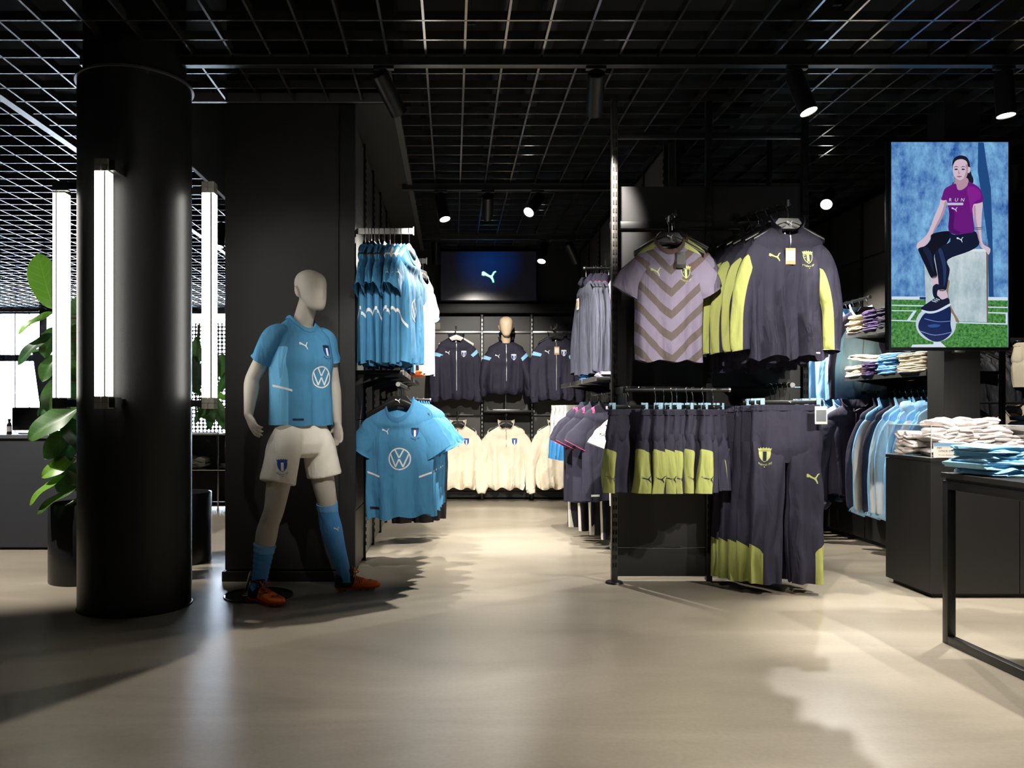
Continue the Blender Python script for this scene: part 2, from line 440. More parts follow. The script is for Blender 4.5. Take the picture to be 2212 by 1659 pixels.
# ------------------------------------------------------------------ round column with light tubes
CX, CY = -1.712, 4.38
COLM = mat('column_paint', s2l(34,34,35), .42, bump=.25, bscale=260)
colm = tag(bpy.data.objects.new('column', None), kind='structure'); COL.objects.link(colm); colm.location = (CX, CY, 0)
def arc(r, a0, a1, z, n): return [(r*math.cos(a0+(a1-a0)*j/n), r*math.sin(a0+(a1-a0)*j/n), z) for j in range(n+1)]
for a0, a1 in ((math.radians(-98.5), math.radians(81)), (math.radians(81.4), math.radians(261.1))):
    b = MB(); n = 48
    b.loft([arc(.27,a0,a1,.004,n), arc(.29,a0,a1,.004,n), arc(.29,a0,a1,2.79,n), arc(.27,a0,a1,2.79,n), arc(.27,a0,a1,.004,n)], closed=False)
    b.build('sleeve', COLM, colm)
MB().cyl((0,0), .262, 0, 3.7, 48).build('core', BLACK, colm)
rr = MB(); n = 64
rr.loft([[(q*math.cos(2*PI*j/n), q*math.sin(2*PI*j/n), z) for j in range(n)] for q, z in ((.285,2.79),(.303,2.79),(.303,2.80),(.285,2.80),(.285,2.79))])
rr.build('top_ring', GEDGE, colm)
r2 = MB(); r2.loft([[(q*math.cos(2*PI*j/n), q*math.sin(2*PI*j/n), z) for j in range(n)] for q, z in ((.288,.0),(.296,.0),(.294,.008),(.288,.010))])
r2.build('foot_seal', BLACK, colm)
TUBE = emis('tube_diffuser', (1, .965, .88), 5.5)
def light_tube(label, ang):
    t = thing('light_tube', label, 'light', (CX + .40*math.cos(ang), CY + .40*math.sin(ang), 1.06), ang + PI/2, group='vertical light tubes on the column')
    # local -y points away from the column
    b = .033; Ht = 1.22; e = .06; g0, g1 = .012, .022
    for xa, xb in ((-b, b-g1), (b-g0, b)):
        for ya, yb in ((-b, -b+g0), (-b+g1, b)):
            MB().bbox(xa, xb, ya, yb, e, Ht-e, .002).build('diffuser', TUBE, t)
    MB().box(b-g1, b-g0, -b+.008, b-.006, e, Ht-e).build('spine', STEELB, t, smooth=False); MB().box(-b+.006, b-.008, -b+g0, -b+g1, e, Ht-e).build('spine', STEELB, t, smooth=False)
    CAP = mat('cap_plastic', s2l(190,186,176), .35)
    for z in (0, Ht-e):
        c = MB()
        for sx in (-1, 1):
            for sy in (-1, 1):
                for z0, z1 in ((z, z+e/2-.001), (z+e/2+.001, z+e)):
                    c.box(sx*b if sx < 0 else .0015, -.0015 if sx < 0 else b, sy*b if sy < 0 else .0015, -.0015 if sy < 0 else b, z0, z1)
        c.build('end_cap', CAP, t, smooth=False)
        br = MB(); br.box(b, b+.03, -.02, .06, z+.005, z+e-.005); br.box(b+.004, b+.028, .03, .125, z+.01, z+e-.012); br.build('bracket', STEELB, t, smooth=False)
    return t
light_tube('tall white light tube on the front of the round column', -PI/2)
light_tube('tall white light tube on the left side of the round column', PI)
light_tube('tall white light tube on the right side of the round column', 0)
# ------------------------------------------------------------------ prints and emblems (outlines in x, z)
CAT = [(700,330),(708,320),(718,318),(735,327),(760,345),(785,361),(800,365),(812,356),(820,343),(830,324),(845,316),(856,315),(858,322),(846,328),(838,338),(830,356),(818,374),(824,392),(832,415),(836,438),(824,440),(819,424),(811,407),(796,387),(775,376),(752,366),(737,359),(722,363),(711,363),(716,352),(706,358),(698,356),(703,345)]
CAT = [((x-778)/160, -(y-378)/160) for x, y in CAT]
def stroke(pts, w, closed=False):
    """polyline -> list of quads"""
    out = []; n = len(pts)
    for i in range(n if closed else n-1):
        a, b = Vector(pts[i]), Vector(pts[(i+1) % n]); d = (b-a)
        if d.length < 1e-6: continue
        d.normalize(); p = Vector((-d.y, d.x))*w/2; e = d*w*.18
        out.append([tuple(a-e+p), tuple(a-e-p), tuple(b+e-p), tuple(b+e+p)])
    return out
def ring(r0, r1, n=40):
    return [[(r0*math.cos(2*PI*j/n), r0*math.sin(2*PI*j/n)), (r1*math.cos(2*PI*j/n), r1*math.sin(2*PI*j/n)), (r1*math.cos(2*PI*(j+1)/n), r1*math.sin(2*PI*(j+1)/n)), (r0*math.cos(2*PI*(j+1)/n), r0*math.sin(2*PI*(j+1)/n))] for j in range(n)]
EMBLEM = ring(.88, 1.0) + stroke([(-.38,.82),(-.02,.13)], .13) + stroke([(.38,.82),(.02,.13)], .13) + stroke([(-.80,.42),(-.33,-.70)], .13) + stroke([(-.33,-.70),(-.02,-.04)], .13) + stroke([(.33,-.70),(.02,-.04)], .13) + stroke([(.80,.42),(.33,-.70)], .13)
SHIELD = [(-.5,.35),(.5,.35),(.5,.05),(.42,-.25),(.25,-.5),(0,-.68),(-.25,-.5),(-.42,-.25),(-.5,.05)]
SH_IN = [(x*.86, z*.88 - .01) for x, z in SHIELD]
CROWN = [(-.5,.38),(-.56,.62),(-.40,.56),(-.34,.68),(-.22,.57),(-.12,.70),(0,.58),(.12,.70),(.22,.57),(.34,.68),(.40,.56),(.56,.62),(.5,.38)]
def text_polys(s, size=1.0):
    cu = bpy.data.curves.new('t', 'FONT'); cu.body = s; cu.size = size; cu.align_x = 'CENTER'; cu.resolution_u = 2
    ob = bpy.data.objects.new('t', cu); COL.objects.link(ob)
    dg = bpy.context.evaluated_depsgraph_get(); me = bpy.data.meshes.new_from_object(ob.evaluated_get(dg))
    out = [[(me.vertices[i].co.x, me.vertices[i].co.y) for i in p.vertices] for p in me.polygons]
    bpy.data.objects.remove(ob); bpy.data.curves.remove(cu); bpy.data.meshes.remove(me)
    return out
_TX = {}
def tx(s):
    if s not in _TX: _TX[s] = text_polys(s)
    return _TX[s]
def crest_layers(col_edge, col_main, col_stripe, text=True):
    """list of (polys, material, lift)"""
    ls = [([SHIELD], col_edge, 0), ([SH_IN], col_main, .0004), ([[(-.14,.30),(.14,.30),(.14,-.52),(0,-.62),(-.14,-.52)]], col_stripe, .0008),
          ([CROWN], col_edge, 0)]
    if text:
        T = [[(x*.30, z*.30) for x, z in p] for p in tx('Malmö FF')]
        T = [[(x, z - 1.0 + .9*x*x*.5) for x, z in p] for p in T]
        ls.append((T, col_edge, 0)); ls.append(([[(.05*math.cos(a*PI/4), -1.12+.05*math.sin(a*PI/4)) for a in range(8)]], col_edge, 0))
    return ls

def tris_of(poly):
    if len(poly) in (3,): return [poly]
    t = tessellate_polygon([[Vector((x, z, 0)) for x, z in poly]])
    return [[poly[i] for i in tr] for tr in t]
def split(tri, m):
    a, b, c = tri; L = [(math.dist(a,b),0),(math.dist(b,c),1),(math.dist(c,a),2)]
    l, k = max(L)
    if l <= m: return [tri]
    a, b, c = [(a,b,c),(b,c,a),(c,a,b)][k]; q = ((a[0]+b[0])/2, (a[1]+b[1])/2)
    return split((a,q,c), m) + split((q,b,c), m)
def decal(name, polys, material, parent, bvh, c=(0,0), s=1.0, rot=0., lift=.0015, fine=.02, M=None, flat=None):
    """flat print laid onto a surface: polys scaled by s, centred at c (x, z) and projected along +y of frame M"""
    mb = MB(); cr, sr = math.cos(rot), math.sin(rot); M = M or Matrix(); Mi = M.inverted()
    for p in polys:
        q = [(c[0] + s*(x*cr - z*sr), c[1] + s*(x*sr + z*cr)) for x, z in p]
        for t in tris_of(q):
            for tr in split(tuple(t), fine):
                vs = []
                for x, z in tr:
                    if flat is not None: vs.append(M @ Vector((x, flat - lift, z))); continue
                    o = M @ Vector((x, -.6, z)); d = (M.to_3x3() @ Vector((0,1,0))).normalized()
                    h = bvh.ray_cast(o, d)
                    if h[0] is None: break
                    vs.append(h[0] - d*lift)
                if len(vs) == 3: mb.add(vs, [(0,1,2)])
    if not mb.f: return None
    bm = None
    o = mb.build(name, material, parent, smooth=False, fix=False)
    return o

# ------------------------------------------------------------------ garments (front faces local -y, origin at the back of the neck)
def bvh_of(mbs):
    v, f = [], []
    for m in mbs:
        n = len(v); v += m.v; f += [tuple(i+n for i in q) for q in m.f]
    return BVHTree.FromPolygons(v, f)

def top_geo(L=.72, hem=.26, chest=.255, sh=.215, neck=.085, scoop=.09, dep=.035, fold=.012, nf=3, seed=0, sleeve='short', slen=.66, N=64, spread=0., sl_rad=1., nd=.036, worn=False, sl_paths=None, drop=0.):
    """-> dict of MB: body, sleeves"""
    rnd = random.Random(seed); ph = [rnd.uniform(0, 6.28) for _ in range(6)]; sx = rnd.uniform(-50, 50)
    hwt = [(-L,hem),(-L*.6,(hem+chest)/2*(.95 if worn else .985)),(-.27,chest),(-.16,(chest+sh)/2*1.0),(-.10,sh*1.01),(-.078,sh*.985),(-.06,sh*.91),(-.04,neck+(sh-neck)*.58),(-.022,neck+(sh-neck)*.32),(-.009,neck+(sh-neck)*.12),(0,neck)]
    hdt = [(-L,dep),(-.5*L,dep),(-.25,dep*1.12),(-.12,dep*(.95 if worn else .75)),(-.05,max(nd*1.05, dep*.72)),(0,nd)]
    zs = [-L*(1-i/13)-.27*(i/13) for i in range(13)] + [-.27,-.235,-.2,-.17,-.14,-.115,-.095,-.08,-.068,-.055,-.042,-.03,-.018,-.008,0]
    wt = [(-.25,0),(-.2,.14),(-.14,.38),(-.095,.6),(-.055,.78),(-.02,.93),(0,1)]
    rings = []
    for z in zs:
        hw, hd = lerp_tab(hwt, z), lerp_tab(hdt, z); w = lerp_tab(wt, z) if z > -.25 else 0
        t = min(1, max(0, (-z - .1) / (L - .1))); A = fold * (t ** .8)
        r = []
        for j in range(N):
            th = 2*PI*j/N; c, s = math.cos(th), math.sin(th)
            x = hw * math.copysign(abs(c)**.8, c); y = hd * math.copysign(abs(s)**.75, s)
            fr = s < 0; u = x / max(hw, .01)
            e = (1 - u*u) ** .5 if abs(u) < 1 else 0
            q_ = math.sin(nf*PI*u*.8 + ph[0 if fr else 1] + 1.6*noise.noise((sx, z*1.5, 3 if fr else 9)))
            d = A * 1.35 * (math.copysign(abs(q_)**.75, q_) + .5*math.sin(nf*1.9*PI*u + ph[2 if fr else 3] + z*2))
            d += A*.7*noise.noise((x*7+sx, z*5, 5 if fr else 20))
            y += d * (e*.9 + .1)
            x += .4*A*math.sin(z*9+ph[4])*t
            zz = z - (scoop if fr else scoop*.18) * w * (max(0, 1-u*u))**.5
            if z < -L*.9: zz += A*.5*math.sin(2*PI*u*1.3 + ph[5])
            zz -= drop * u
            r.append(Vector((x, y, zz)))
        rings.append(r)
    g = {'body': MB().loft(rings)}
    g['_top'] = rings[-1]; g['_hem'] = rings[:2]
    for side, sg in (('right', -1), ('left', 1)):
        if sl_paths: path, rad = sl_paths[side]
        elif sleeve == 'short':
            ex = spread + rnd.uniform(-.012,.012)
            path = [(sg*(sh-.075),.0,-.135),(sg*(sh-.035),0,-.175),(sg*(sh+.012+ex*.4),.002,-.235),(sg*(sh+.05+ex),.004,-.295),(sg*(sh+.06+ex),.006,-.312)]
            rad = [(.070,dep*.70),(.083,dep*.8),(.086,dep*.88),(.086,dep*1.0),(.088,dep*1.15)]
            rad = [(a*sl_rad, b) for a, b in rad]
        elif sleeve == 'long':
            o = rnd.uniform(-.01,.02) + spread
            path = [(sg*(sh-.075),.0,-.135),(sg*(sh-.035),0,-.185),(sg*(sh+.005+o*.3),.0,-.27),(sg*(sh+.030+o*.7),-.004,-.38),(sg*(sh+.042+o),-.008,-.50),(sg*(sh+.045+o),-.012,-slen+.03),(sg*(sh+.044+o),-.014,-slen)]
            rad = [(.070,dep*.72),(.080,dep*.82),(.076,dep*.9),(.068,dep*.95),(.060,dep*.9),(.052,dep*.82),(.048,dep*.8)]
        else: continue
        P = smooth_path([tuple(p) for p in path], 4); R = smooth_path(rad, 4)
        k1, k2 = rnd.uniform(0,6), rnd.uniform(-9,9)
        m = MB().tube(P, [tuple(q) for q in R], 28, cap=False, wob=lambda t, th: (.14*math.sin(3*th+k1+5*t) + .20*noise.noise((t*6+k2, math.cos(th)*1.6, math.sin(th)*1.6))) * (.25+.75*t) * (.6 if worn else 1))
        m.p = [(i/(len(P)-1), 2*PI*j/28) for i in range(len(P)) for j in range(28)]; g['sleeve_'+side] = m; g['_cuff_'+side] = (P[-1], R[-1], P[-2])
    return g

def rib(ringpts, h, out=.004, up=True, inward=.0):
    """a rib band standing on a ring of points"""
    c = sum((Vector(p) for p in ringpts), Vector())/len(ringpts); rs = []
    for dz, k in ((-.004, out), (h*.5, out*.9-inward*.5), (h, out*.6-inward), (h, -.002-inward), (h*.5, -.001-inward*.5), (-.004,-.002)):
        rs.append([Vector(p) + (Vector(p)-c).normalized()*k*Vector((1,1,0)).length/1.4 + Vector((0,0,dz)) for p in ringpts])
    return MB().loft(rs)

def make_top(name, label, cat='shirt', loc=(0,0,0), rz=0., group=None, bodymat=None, sleevemat=None, collarmat=None, collar='rib', m1=None, m2=None, sm1=None, sm2=None, prints=(), zipper=0., hemrib=None, cuff=None, hood=False, parent=None, M=None, ticket=None, back=False, **kw):
    """m1/m2: mask functions of (x, y, z) for the body, sm1/sm2 for the sleeves (x mirrored to positive)"""
    t = parent or thing(name, label, cat, loc, rz, group)
    g = top_geo(**kw); M = M or Matrix(); L = kw.get('L', .72)
    def attrs(mb, f1, f2, mir=False):
        d = {}
        for an, f in (('m1', f1), ('m2', f2)):
            if f: d[an] = [f(abs(p.x), p.y, p.z, *q) for p, q in zip(mb.v, mb.p)] if mir else [f(p.x, p.y, p.z) for p in mb.v]
        return d or None
    parts = [k for k in ('body','sleeve_right','sleeve_left') if k in g]
    bvh_local = bvh_of([g[k] for k in parts])
    A = {k: attrs(g[k], m1 if k == 'body' else sm1, m2 if k == 'body' else sm2, k != 'body') for k in parts}
    for k in parts:
        g[k].xf(M).build('body' if k == 'body' else 'sleeve', bodymat if k == 'body' else (sleevemat or bodymat), t, angle=80, attrs=A[k])
    cm = collarmat or bodymat
    if collar == 'rib': rib(g['_top'], .014, .007, inward=.004).xf(M).build('collar', cm, t, angle=70)
    elif collar == 'stand':
        T = g['_top']; n_ = len(T); gp = 0 if kw.get('worn') else 5
        if gp:
            k0 = 3*n_//4; T = [T[(k0+gp+j) % n_] for j in range(n_-2*gp+1)]; c_ = sum(T, Vector())/len(T); rs = []
            for dz, k in ((-.006,.005),(.02,.007),(.05,.016),(.052,.012),(.02,.002),(-.006,0)):
                rs.append([p + (p-c_).normalized()*(k + (.018 if dz > .03 else 0)*max(0,-p.y-.01)/.05) + Vector((0,0,dz - .35*dz*max(0,-p.y)/.06)) for p in T])
            MB().loft(rs + [rs[0]], closed=False).xf(M).build('collar', cm, t, angle=70)
        else: rib(T, .05, .006, inward=-.004).xf(M).build('collar', cm, t, angle=70)
    if collar == 'rib' and not M == 0:
        MB().bbox(-.022,.022,kw.get('nd',.036)*.86,kw.get('nd',.036)*.88,-.045,-.022,.0005).xf(M).build('neck_label', PRW, t)
    if hood:
        h = MB(); rs = []
        for i in range(9):
            a = i/8; z = .015 - .19*a + .06*math.sin(PI*a); rs.append([(.13*math.cos(th)*(.75+.6*math.sin(PI*a)), .03+.075*a*0 + .05*math.sin(th)*(.6+.8*math.sin(PI*a)) - (.03 if math.sin(th) < 0 else 0), z+.012*math.sin(3*th)) for th in [2*PI*j/28 for j in range(28)]])
        h.loft(rs, True, True).xf(M).build('hood', cm, t, angle=80)
        for s in (-1,1):
            MB().tube(smooth_path([(s*.035,-.055,-.06),(s*.04,-.07,-.12),(s*.042,-.072,-.22)],4), .003, 6).xf(M).build('drawcord', PRW, t)
    if hemrib:
        rs = [[Vector((p.x*k, p.y*k2, p.z+dz)) for p in g['_hem'][0]] for k, k2, dz in ((1.012,1.15,.012),(1.0,1.1,-.012),(.93,.95,-.05),(.91,.85,-.052),(.95,.9,-.01))]
        MB().loft(rs).xf(M).build('hem_band', hemrib, t, angle=70)
    if cuff:
        for side in ('right','left'):
            if '_cuff_'+side not in g: continue
            p, r, q = g['_cuff_'+side]; p, q = Vector(p), Vector(q); d = (p-q).normalized()
            MB().tube([p-d*.008, p+d*.004, p+d*.05, p+d*.055], [(r[0]*1.04,r[1]*1.1),(r[0]*.98,r[1]*1.05),(r[0]*.78,r[1]*.9),(r[0]*.7,r[1]*.8)], 24).xf(M).build('cuff', cuff, t, angle=70)
    if zipper:
        z0 = -kw.get('scoop',.09)+.045; pts = []
        d = Vector((0,1,0)); n = 24
        for i in range(n+1):
            z = z0 - zipper*i/n; h = bvh_local.ray_cast(Vector((0.001,-.6,z)), d)
            if h[0] is not None: pts.append(h[0] - d*.002)
        if len(pts) > 2: MB().tube(pts, (.004,.0025), 6).xf(M).build('zip', ALU, t)
        if len(pts) > 2: MB().bbox(-.004,.004,pts[0].y-.008,pts[0].y-.003,pts[0].z-.045,pts[0].z-.005,.001).xf(M).build('zip_pull', ALU, t)
    bw = BVHTree.FromPolygons([M @ p for p in []], []) if False else None
    for pr in prints:
        nm, layers, c, s = pr[:4]; rot = pr[4] if len(pr) > 4 else 0
        first = None
        for polys, mt, lift in layers:
            mb = MB()
            o = decal(nm, polys, mt, t, bvh_local, c, s, rot, .0015+lift, .018)
            if o and M != Matrix(): o.data.transform(M)
            if o and first is not None: o.parent = first
            elif o: first = o
    if ticket:
        x, z, m1_, m2_ = ticket; h = bvh_local.ray_cast(Vector((x,-.6,z)), Vector((0,1,0))); y = (h[0].y if h[0] else -.05) - .008
        q = MB().bbox(x-.028,x+.028,y-.004,y-.002,z-.09,z,.001).xf(M).build('swing_ticket', m1_, t)
        MB().box(x-.024,x+.024,y-.0055,y-.0042,z-.07,z-.015).xf(M).build('price_sticker', m2_, q, smooth=False)
        MB().tube([(x,y-.003,z-.008),(x*.7,y+.002,z+.04),(x*.4,y+.004,z+.09)], .0012, 5).xf(M).build('string', TAGB, q)
    return t

# ------------------------------------------------------------------ hangers
def hook_path(h=.115, r=.02):
    P = [(0,0,0),(0,0,h-2*r-.01)]
    for i in range(9): P.append((r*math.cos(PI*1.25 - i*PI*1.25/8 - .0) if False else r*math.sin(-.7 + i*(PI+.9)/8)*1.0, 0, h - r - r*math.cos(-.7+i*(PI+.9)/8)*-1))
    return P
_H = {}
def hanger(label, loc, rz, kind='black', group=None, logo=False, hk=.12, width=.40):
    """shoulder hanger: origin is the rail contact point under the hook"""
    key = (kind, logo, hk, width)
    if key in _H:
        t = copy_tree(_H[key]); t.location = loc; t.rotation_euler = (0,0,rz); tag(t, label, 'hanger', group)
        if not group and 'group' in t: del t['group']
        return t
    t = thing('hanger', label, 'hanger', loc, rz, group); r = .016
    P = [(0,0,-hk),(0,0,-.05),(-.006,0,-.035)] + [(-r*math.cos(a)*1.0 if True else 0, 0, -r*0 + r*math.sin(a)-.012) for a in [i*PI*1.05/8 for i in range(9)]] 
    MB().tube(smooth_path(P, 2), .0022, 7).build('hook', CHROME, t)
    w = width/2; m = {'black': PLB, 'white': WHITEP, 'clear': CLEAR}[kind]; rs = []
    for i in range(15):
        u = -1 + 2*i/14; z = -hk - .012 - .092*abs(u)**1.25; hh = .024 + .016*(1-abs(u)); d = .007 + .010*abs(u)
        rs.append([(w*u, d*math.cos(th), z + hh*math.sin(th)*(1 if math.sin(th) < 0 else .5)) for th in [2*PI*j/12 for j in range(12)]])
    MB().loft(rs, True, True).build('arms', m, t, angle=60)
    if kind == 'black': MB().prism([(-.055,-hk+.012),(.055,-hk+.012),(.1,-hk-.045),(-.1,-hk-.045)], -.007, .007).build('shoulder_plate', m, t, smooth=False)
    if logo: decal('cat_emblem', [CAT], PRW, t, None, (0,-hk-.018), .035, 0, 0, .05, None, -.0125 if kind != 'black' else -.0205)
    _H[key] = t
    return t
def clip_hanger(label, loc, rz, group=None, width=.30, hk=.10):
    key = ('clip', width, hk)
    if key in _H:
        t = copy_tree(_H[key]); t.location = loc; t.rotation_euler = (0,0,rz); tag(t, label, 'hanger', group)
        return t
    t = thing('clip_hanger', label, 'hanger', loc, rz, group); r = .016; w = width/2
    P = [(0,0,-hk),(0,0,-.05),(-.006,0,-.035)] + [(-r*math.cos(a), 0, r*math.sin(a)-.012) for a in [i*PI*1.05/8 for i in range(9)]]
    MB().tube(smooth_path(P, 2), .0022, 7).build('hook', CHROME, t)
    MB().bbox(-w,w,-.006,.006,-hk-.022,-hk,.003).build('bar', PLB, t)
    for s in (-1,1):
        c = MB(); x = s*(w-.03)
        c.bbox(x-.013,x+.013,-.016,-.011,-hk-.055,-hk+.012,.002); c.bbox(x-.013,x+.013,.011,.016,-hk-.055,-hk+.012,.002); c.bbox(x-.010,x+.010,-.012,.012,-hk-.012,-hk-.004,.002)
        c.build('clip', CLEAR, t)
    decal('cat_emblem', [CAT], PRW, t, None, (0,-hk-.011), .016, 0, 0, .05, None, -.0065)
    _H[key] = t
    return t

# ------------------------------------------------------------------ trousers, shorts (origin at the middle of the waist, front = -y)
def legs_geo(L=1.0, waist=.19, hip=.235, hemw=.10, dep=.045, crotch=.30, gap=.01, fold=.006, seed=0, N=44, flare=0.):
    rnd = random.Random(seed); k = [rnd.uniform(0,6) for _ in range(6)]; sx = rnd.uniform(-40,40)
    g = {}; rings = []
    for i in range(17):
        t = i/16*1.12; z = -.03 - (crotch-.03)*t; hw = waist + (hip-waist)*min(1, t*1.6)
        sk = 1 if t < .82 else max(.45, 1-1.9*(t-.82)); hw *= 1 if t < .82 else 1-.35*(t-.82)
        r = []
        for j in range(N):
            th = 2*PI*j/N; c, s = math.cos(th), math.sin(th); x = hw*math.copysign(abs(c)**.8, c)
            y = dep*min(1, .78+.35*t)*sk*math.copysign(abs(s)**.75, s)
            y += fold*(.4+.4*t)*sk*math.sin(9*x/hw+k[0]+2*noise.noise((sx,z*3,s))) * (1 if abs(c) < .9 else .3) + .004*max(0,1-t)**2*math.sin(46*x/hw)
            r.append(Vector((x,y,z)))
        rings.append(r)
    g['seat'] = MB().loft(rings)
    wb = []
    for z, q in ((-.034,1.03),(-.026,1.06),(-.016,1.02),(-.010,1.05),(0,1.02),(0,.9),(-.03,.9)):
        wb.append([Vector((waist*q*math.copysign(abs(math.cos(2*PI*j/72))**.8, math.cos(2*PI*j/72)), dep*.8*q*math.copysign(abs(math.sin(2*PI*j/72))**.75, math.sin(2*PI*j/72)) + .0025*math.sin(j*2.4+q*3), z)) for j in range(72)])
    g['waistband'] = MB().loft(wb)
    for nm, sg in (('right',-1),('left',1)):
        z0 = -crotch*.70; n = 28; rs = []
        for i in range(n+1):
            t = i/n; z = z0 - (L-crotch*.70)*t; q = (-z/crotch-.70)/.30
            a = hip/2*1.02*(1-t) + hemw*t
            if t < .3: a = a*(1-.06*math.sin(PI*t/.3))
            if q < 1: a *= .94+.06*max(0,q)
            cx = sg*(hip/2*(1-t) + (hemw+gap+flare)*t)
            b = (dep*(1.02 - .15*t) if L > .7 else dep*(1.0+.2*t)) * (1 if q > 1 else .72+.28*max(0,q))
            r = []
            for j in range(N):
                th = 2*PI*j/N; c, s = math.cos(th), math.sin(th)
                x = a*math.copysign(abs(c)**.85, c); y = b*math.copysign(abs(s)**.8, s)
                y += fold*(.6+.9*t)*math.sin(5*x/a + k[2 if sg > 0 else 3] + 2.5*noise.noise((sx+sg,z*3.5,s*1.2))) + fold*1.2*noise.noise((x*9+sx, z*6, s+sg))
                r.append(Vector((cx+x, y, z)))
            rs.append(r)
        g['leg_'+nm] = MB().loft(rs)
    return g
def make_legs(name, label, cat, loc, rz, group=None, m=None, m1=None, prints=(), ticket=None, **kw):
    t = thing(name, label, cat, loc, rz, group); g = legs_geo(**kw)
    b = bvh_of([g['seat'], g['leg_right'], g['leg_left']])
    A = {k: ({'m1': [m1(abs(p.x), p.y, p.z) for p in g[k].v]} if m1 else None) for k in g}
    g['seat'].build('seat', m, t, angle=80, attrs=A['seat']); g['waistband'].build('waistband', m, t, angle=80, attrs=A['waistband'])
    for s in ('right','left'): g['leg_'+s].build('leg', m, t, angle=80, attrs=A['leg_'+s])
    for pr in prints:
        nm, layers, c, s = pr[:4]; first = None
        for polys, mt, lift in layers:
            o = decal(nm, polys, mt, t, b, c, s, pr[4] if len(pr) > 4 else 0, .0015+lift, .018)
            if o and first is not None: o.parent = first
            elif o: first = o
    if ticket:
        x, z, ma, mb_ = ticket; y = -.075
        q = MB().bbox(x-.035,x+.035,y-.003,y,z-.10,z,.001).build('swing_ticket', ma, t); MB().box(x-.028,x+.028,y-.0045,y-.0032,z-.085,z-.02).build('price_sticker', mb_, q, smooth=False)
    return t

# ------------------------------------------------------------------ folded clothes
def folded_mesh(w, d, h, lay=2, seed=0, n=14, wav=.006):
    """folded garment: fold bulges at -y, extruded along x; origin bottom centre"""
    rnd = random.Random(seed); sx = rnd.uniform(-50,50); prof = []
    for i in range(lay):
        z0 = h*i/lay; hh = h/lay
        for q in range(6):
            a = -PI/2 + PI*(q+.5)/6
            prof.append((-d/2 + hh*.55 - math.cos(a)*hh*.75 + rnd.uniform(-.002,.002)+.006*(i%2), z0 + hh/2 + math.sin(a)*hh*.48))
    for i in reversed(range(lay)):
        z0 = h*i/lay; hh = h/lay
        for q in range(5):
            a = PI/2 - PI*(q+.5)/5
            prof.append((d/2 - hh*.55 + math.cos(a)*hh*.6, z0 + hh/2 + math.sin(a)*hh*.48))
    lid = [i for i in range(lay) for q in range(6)] + [i for i in reversed(range(lay)) for q in range(5)]
    off = [(rnd.uniform(-.012,.012), rnd.uniform(-.012,.012)) for _ in range(lay)]
    rings = []; us = [(-1,2),(-1,1)] + [(-1+2*i/n, 0) for i in range(n+1)] + [(1,1),(1,2)]
    for u, k in us:
        e = 1 - .22*abs(u)**6; x = w/2*u
        r = []
        for (y, z), li in zip(prof, lid):
            q = noise.noise((x*9+sx, y*9, z*30)); q2 = noise.noise((x*16+sx, 4, z*60+sx)); zm = h*(li+.5)/lay
            sq = (1, .72, .25)[k]; zz = zm + (z-zm)*sq
            xx = x*(1+.02*q) + math.copysign((0, h/lay*.32, h/lay*.5)[k], u) + (off[li][0 if u < 0 else 1]*abs(u)**3)
            r.append((xx, y*(1-.04*abs(u)**4)*(1, .99, .96)[k] + wav*1.3*q2 + .004*q, h/2 + (zz-h/2)*e + wav*q*(.2+z/h)))
        rings.append(r)
    return MB().loft(rings, True, True)
def stack(name, labels, cat, loc, rz, mats, w=.28, d=.34, h=.026, group=None, lay=2, seed=0, jit=.008, wav=.006):
    """a pile, one object per garment; labels: function of index"""
    rnd = random.Random(seed); z = loc[2]; n = len(mats)
    for i, m in enumerate(mats):
        hh = h*rnd.uniform(.9,1.15); a = rz + rnd.uniform(-.06,.06)
        o = folded_mesh(w*rnd.uniform(.94,1.05), d*rnd.uniform(.95,1.03), hh, lay, seed*31+i, wav=wav).build(name, m, angle=60)
        o.location = (loc[0]+rnd.uniform(-jit,jit), loc[1]+rnd.uniform(-jit,jit), z); o.rotation_euler = (0,0,a)
        tag(o, labels(i, n), cat, group); z += hh*.93
    return z
def nth(i, n):
    if i == 0: return 'bottom'
    if i == n-1: return 'top'
    return ORD[i] + ' lowest'
# ------------------------------------------------------------------ the striding mannequin
def remesh(mb, name, voxel, mat_, parent, smooth=3):
    me = mb.mesh('tmp'); bm = bmesh.new(); bm.from_mesh(me); bmesh.ops.recalc_face_normals(bm, faces=bm.faces); bm.to_mesh(me); bm.free()
    o = bpy.data.objects.new('tmp', me); COL.objects.link(o)
    m = o.modifiers.new('r', 'REMESH'); m.mode = 'VOXEL'; m.voxel_size = voxel; m.adaptivity = 0
    s = o.modifiers.new('s', 'SMOOTH'); s.factor = .5; s.iterations = smooth
    dg = bpy.context.evaluated_depsgraph_get(); me2 = bpy.data.meshes.new_from_object(o.evaluated_get(dg))
    bpy.data.objects.remove(o); me2.name = name; me2.materials.clear(); me2.materials.append(mat_)
    me2.polygons.foreach_set('use_smooth', [True]*len(me2.polygons))
    r = bpy.data.objects.new(name, me2); COL.objects.link(r); r.parent = parent
    return r
SKIN = mat('mannequin_paint', s2l(180,174,164), .6, bump=.06, bscale=300)

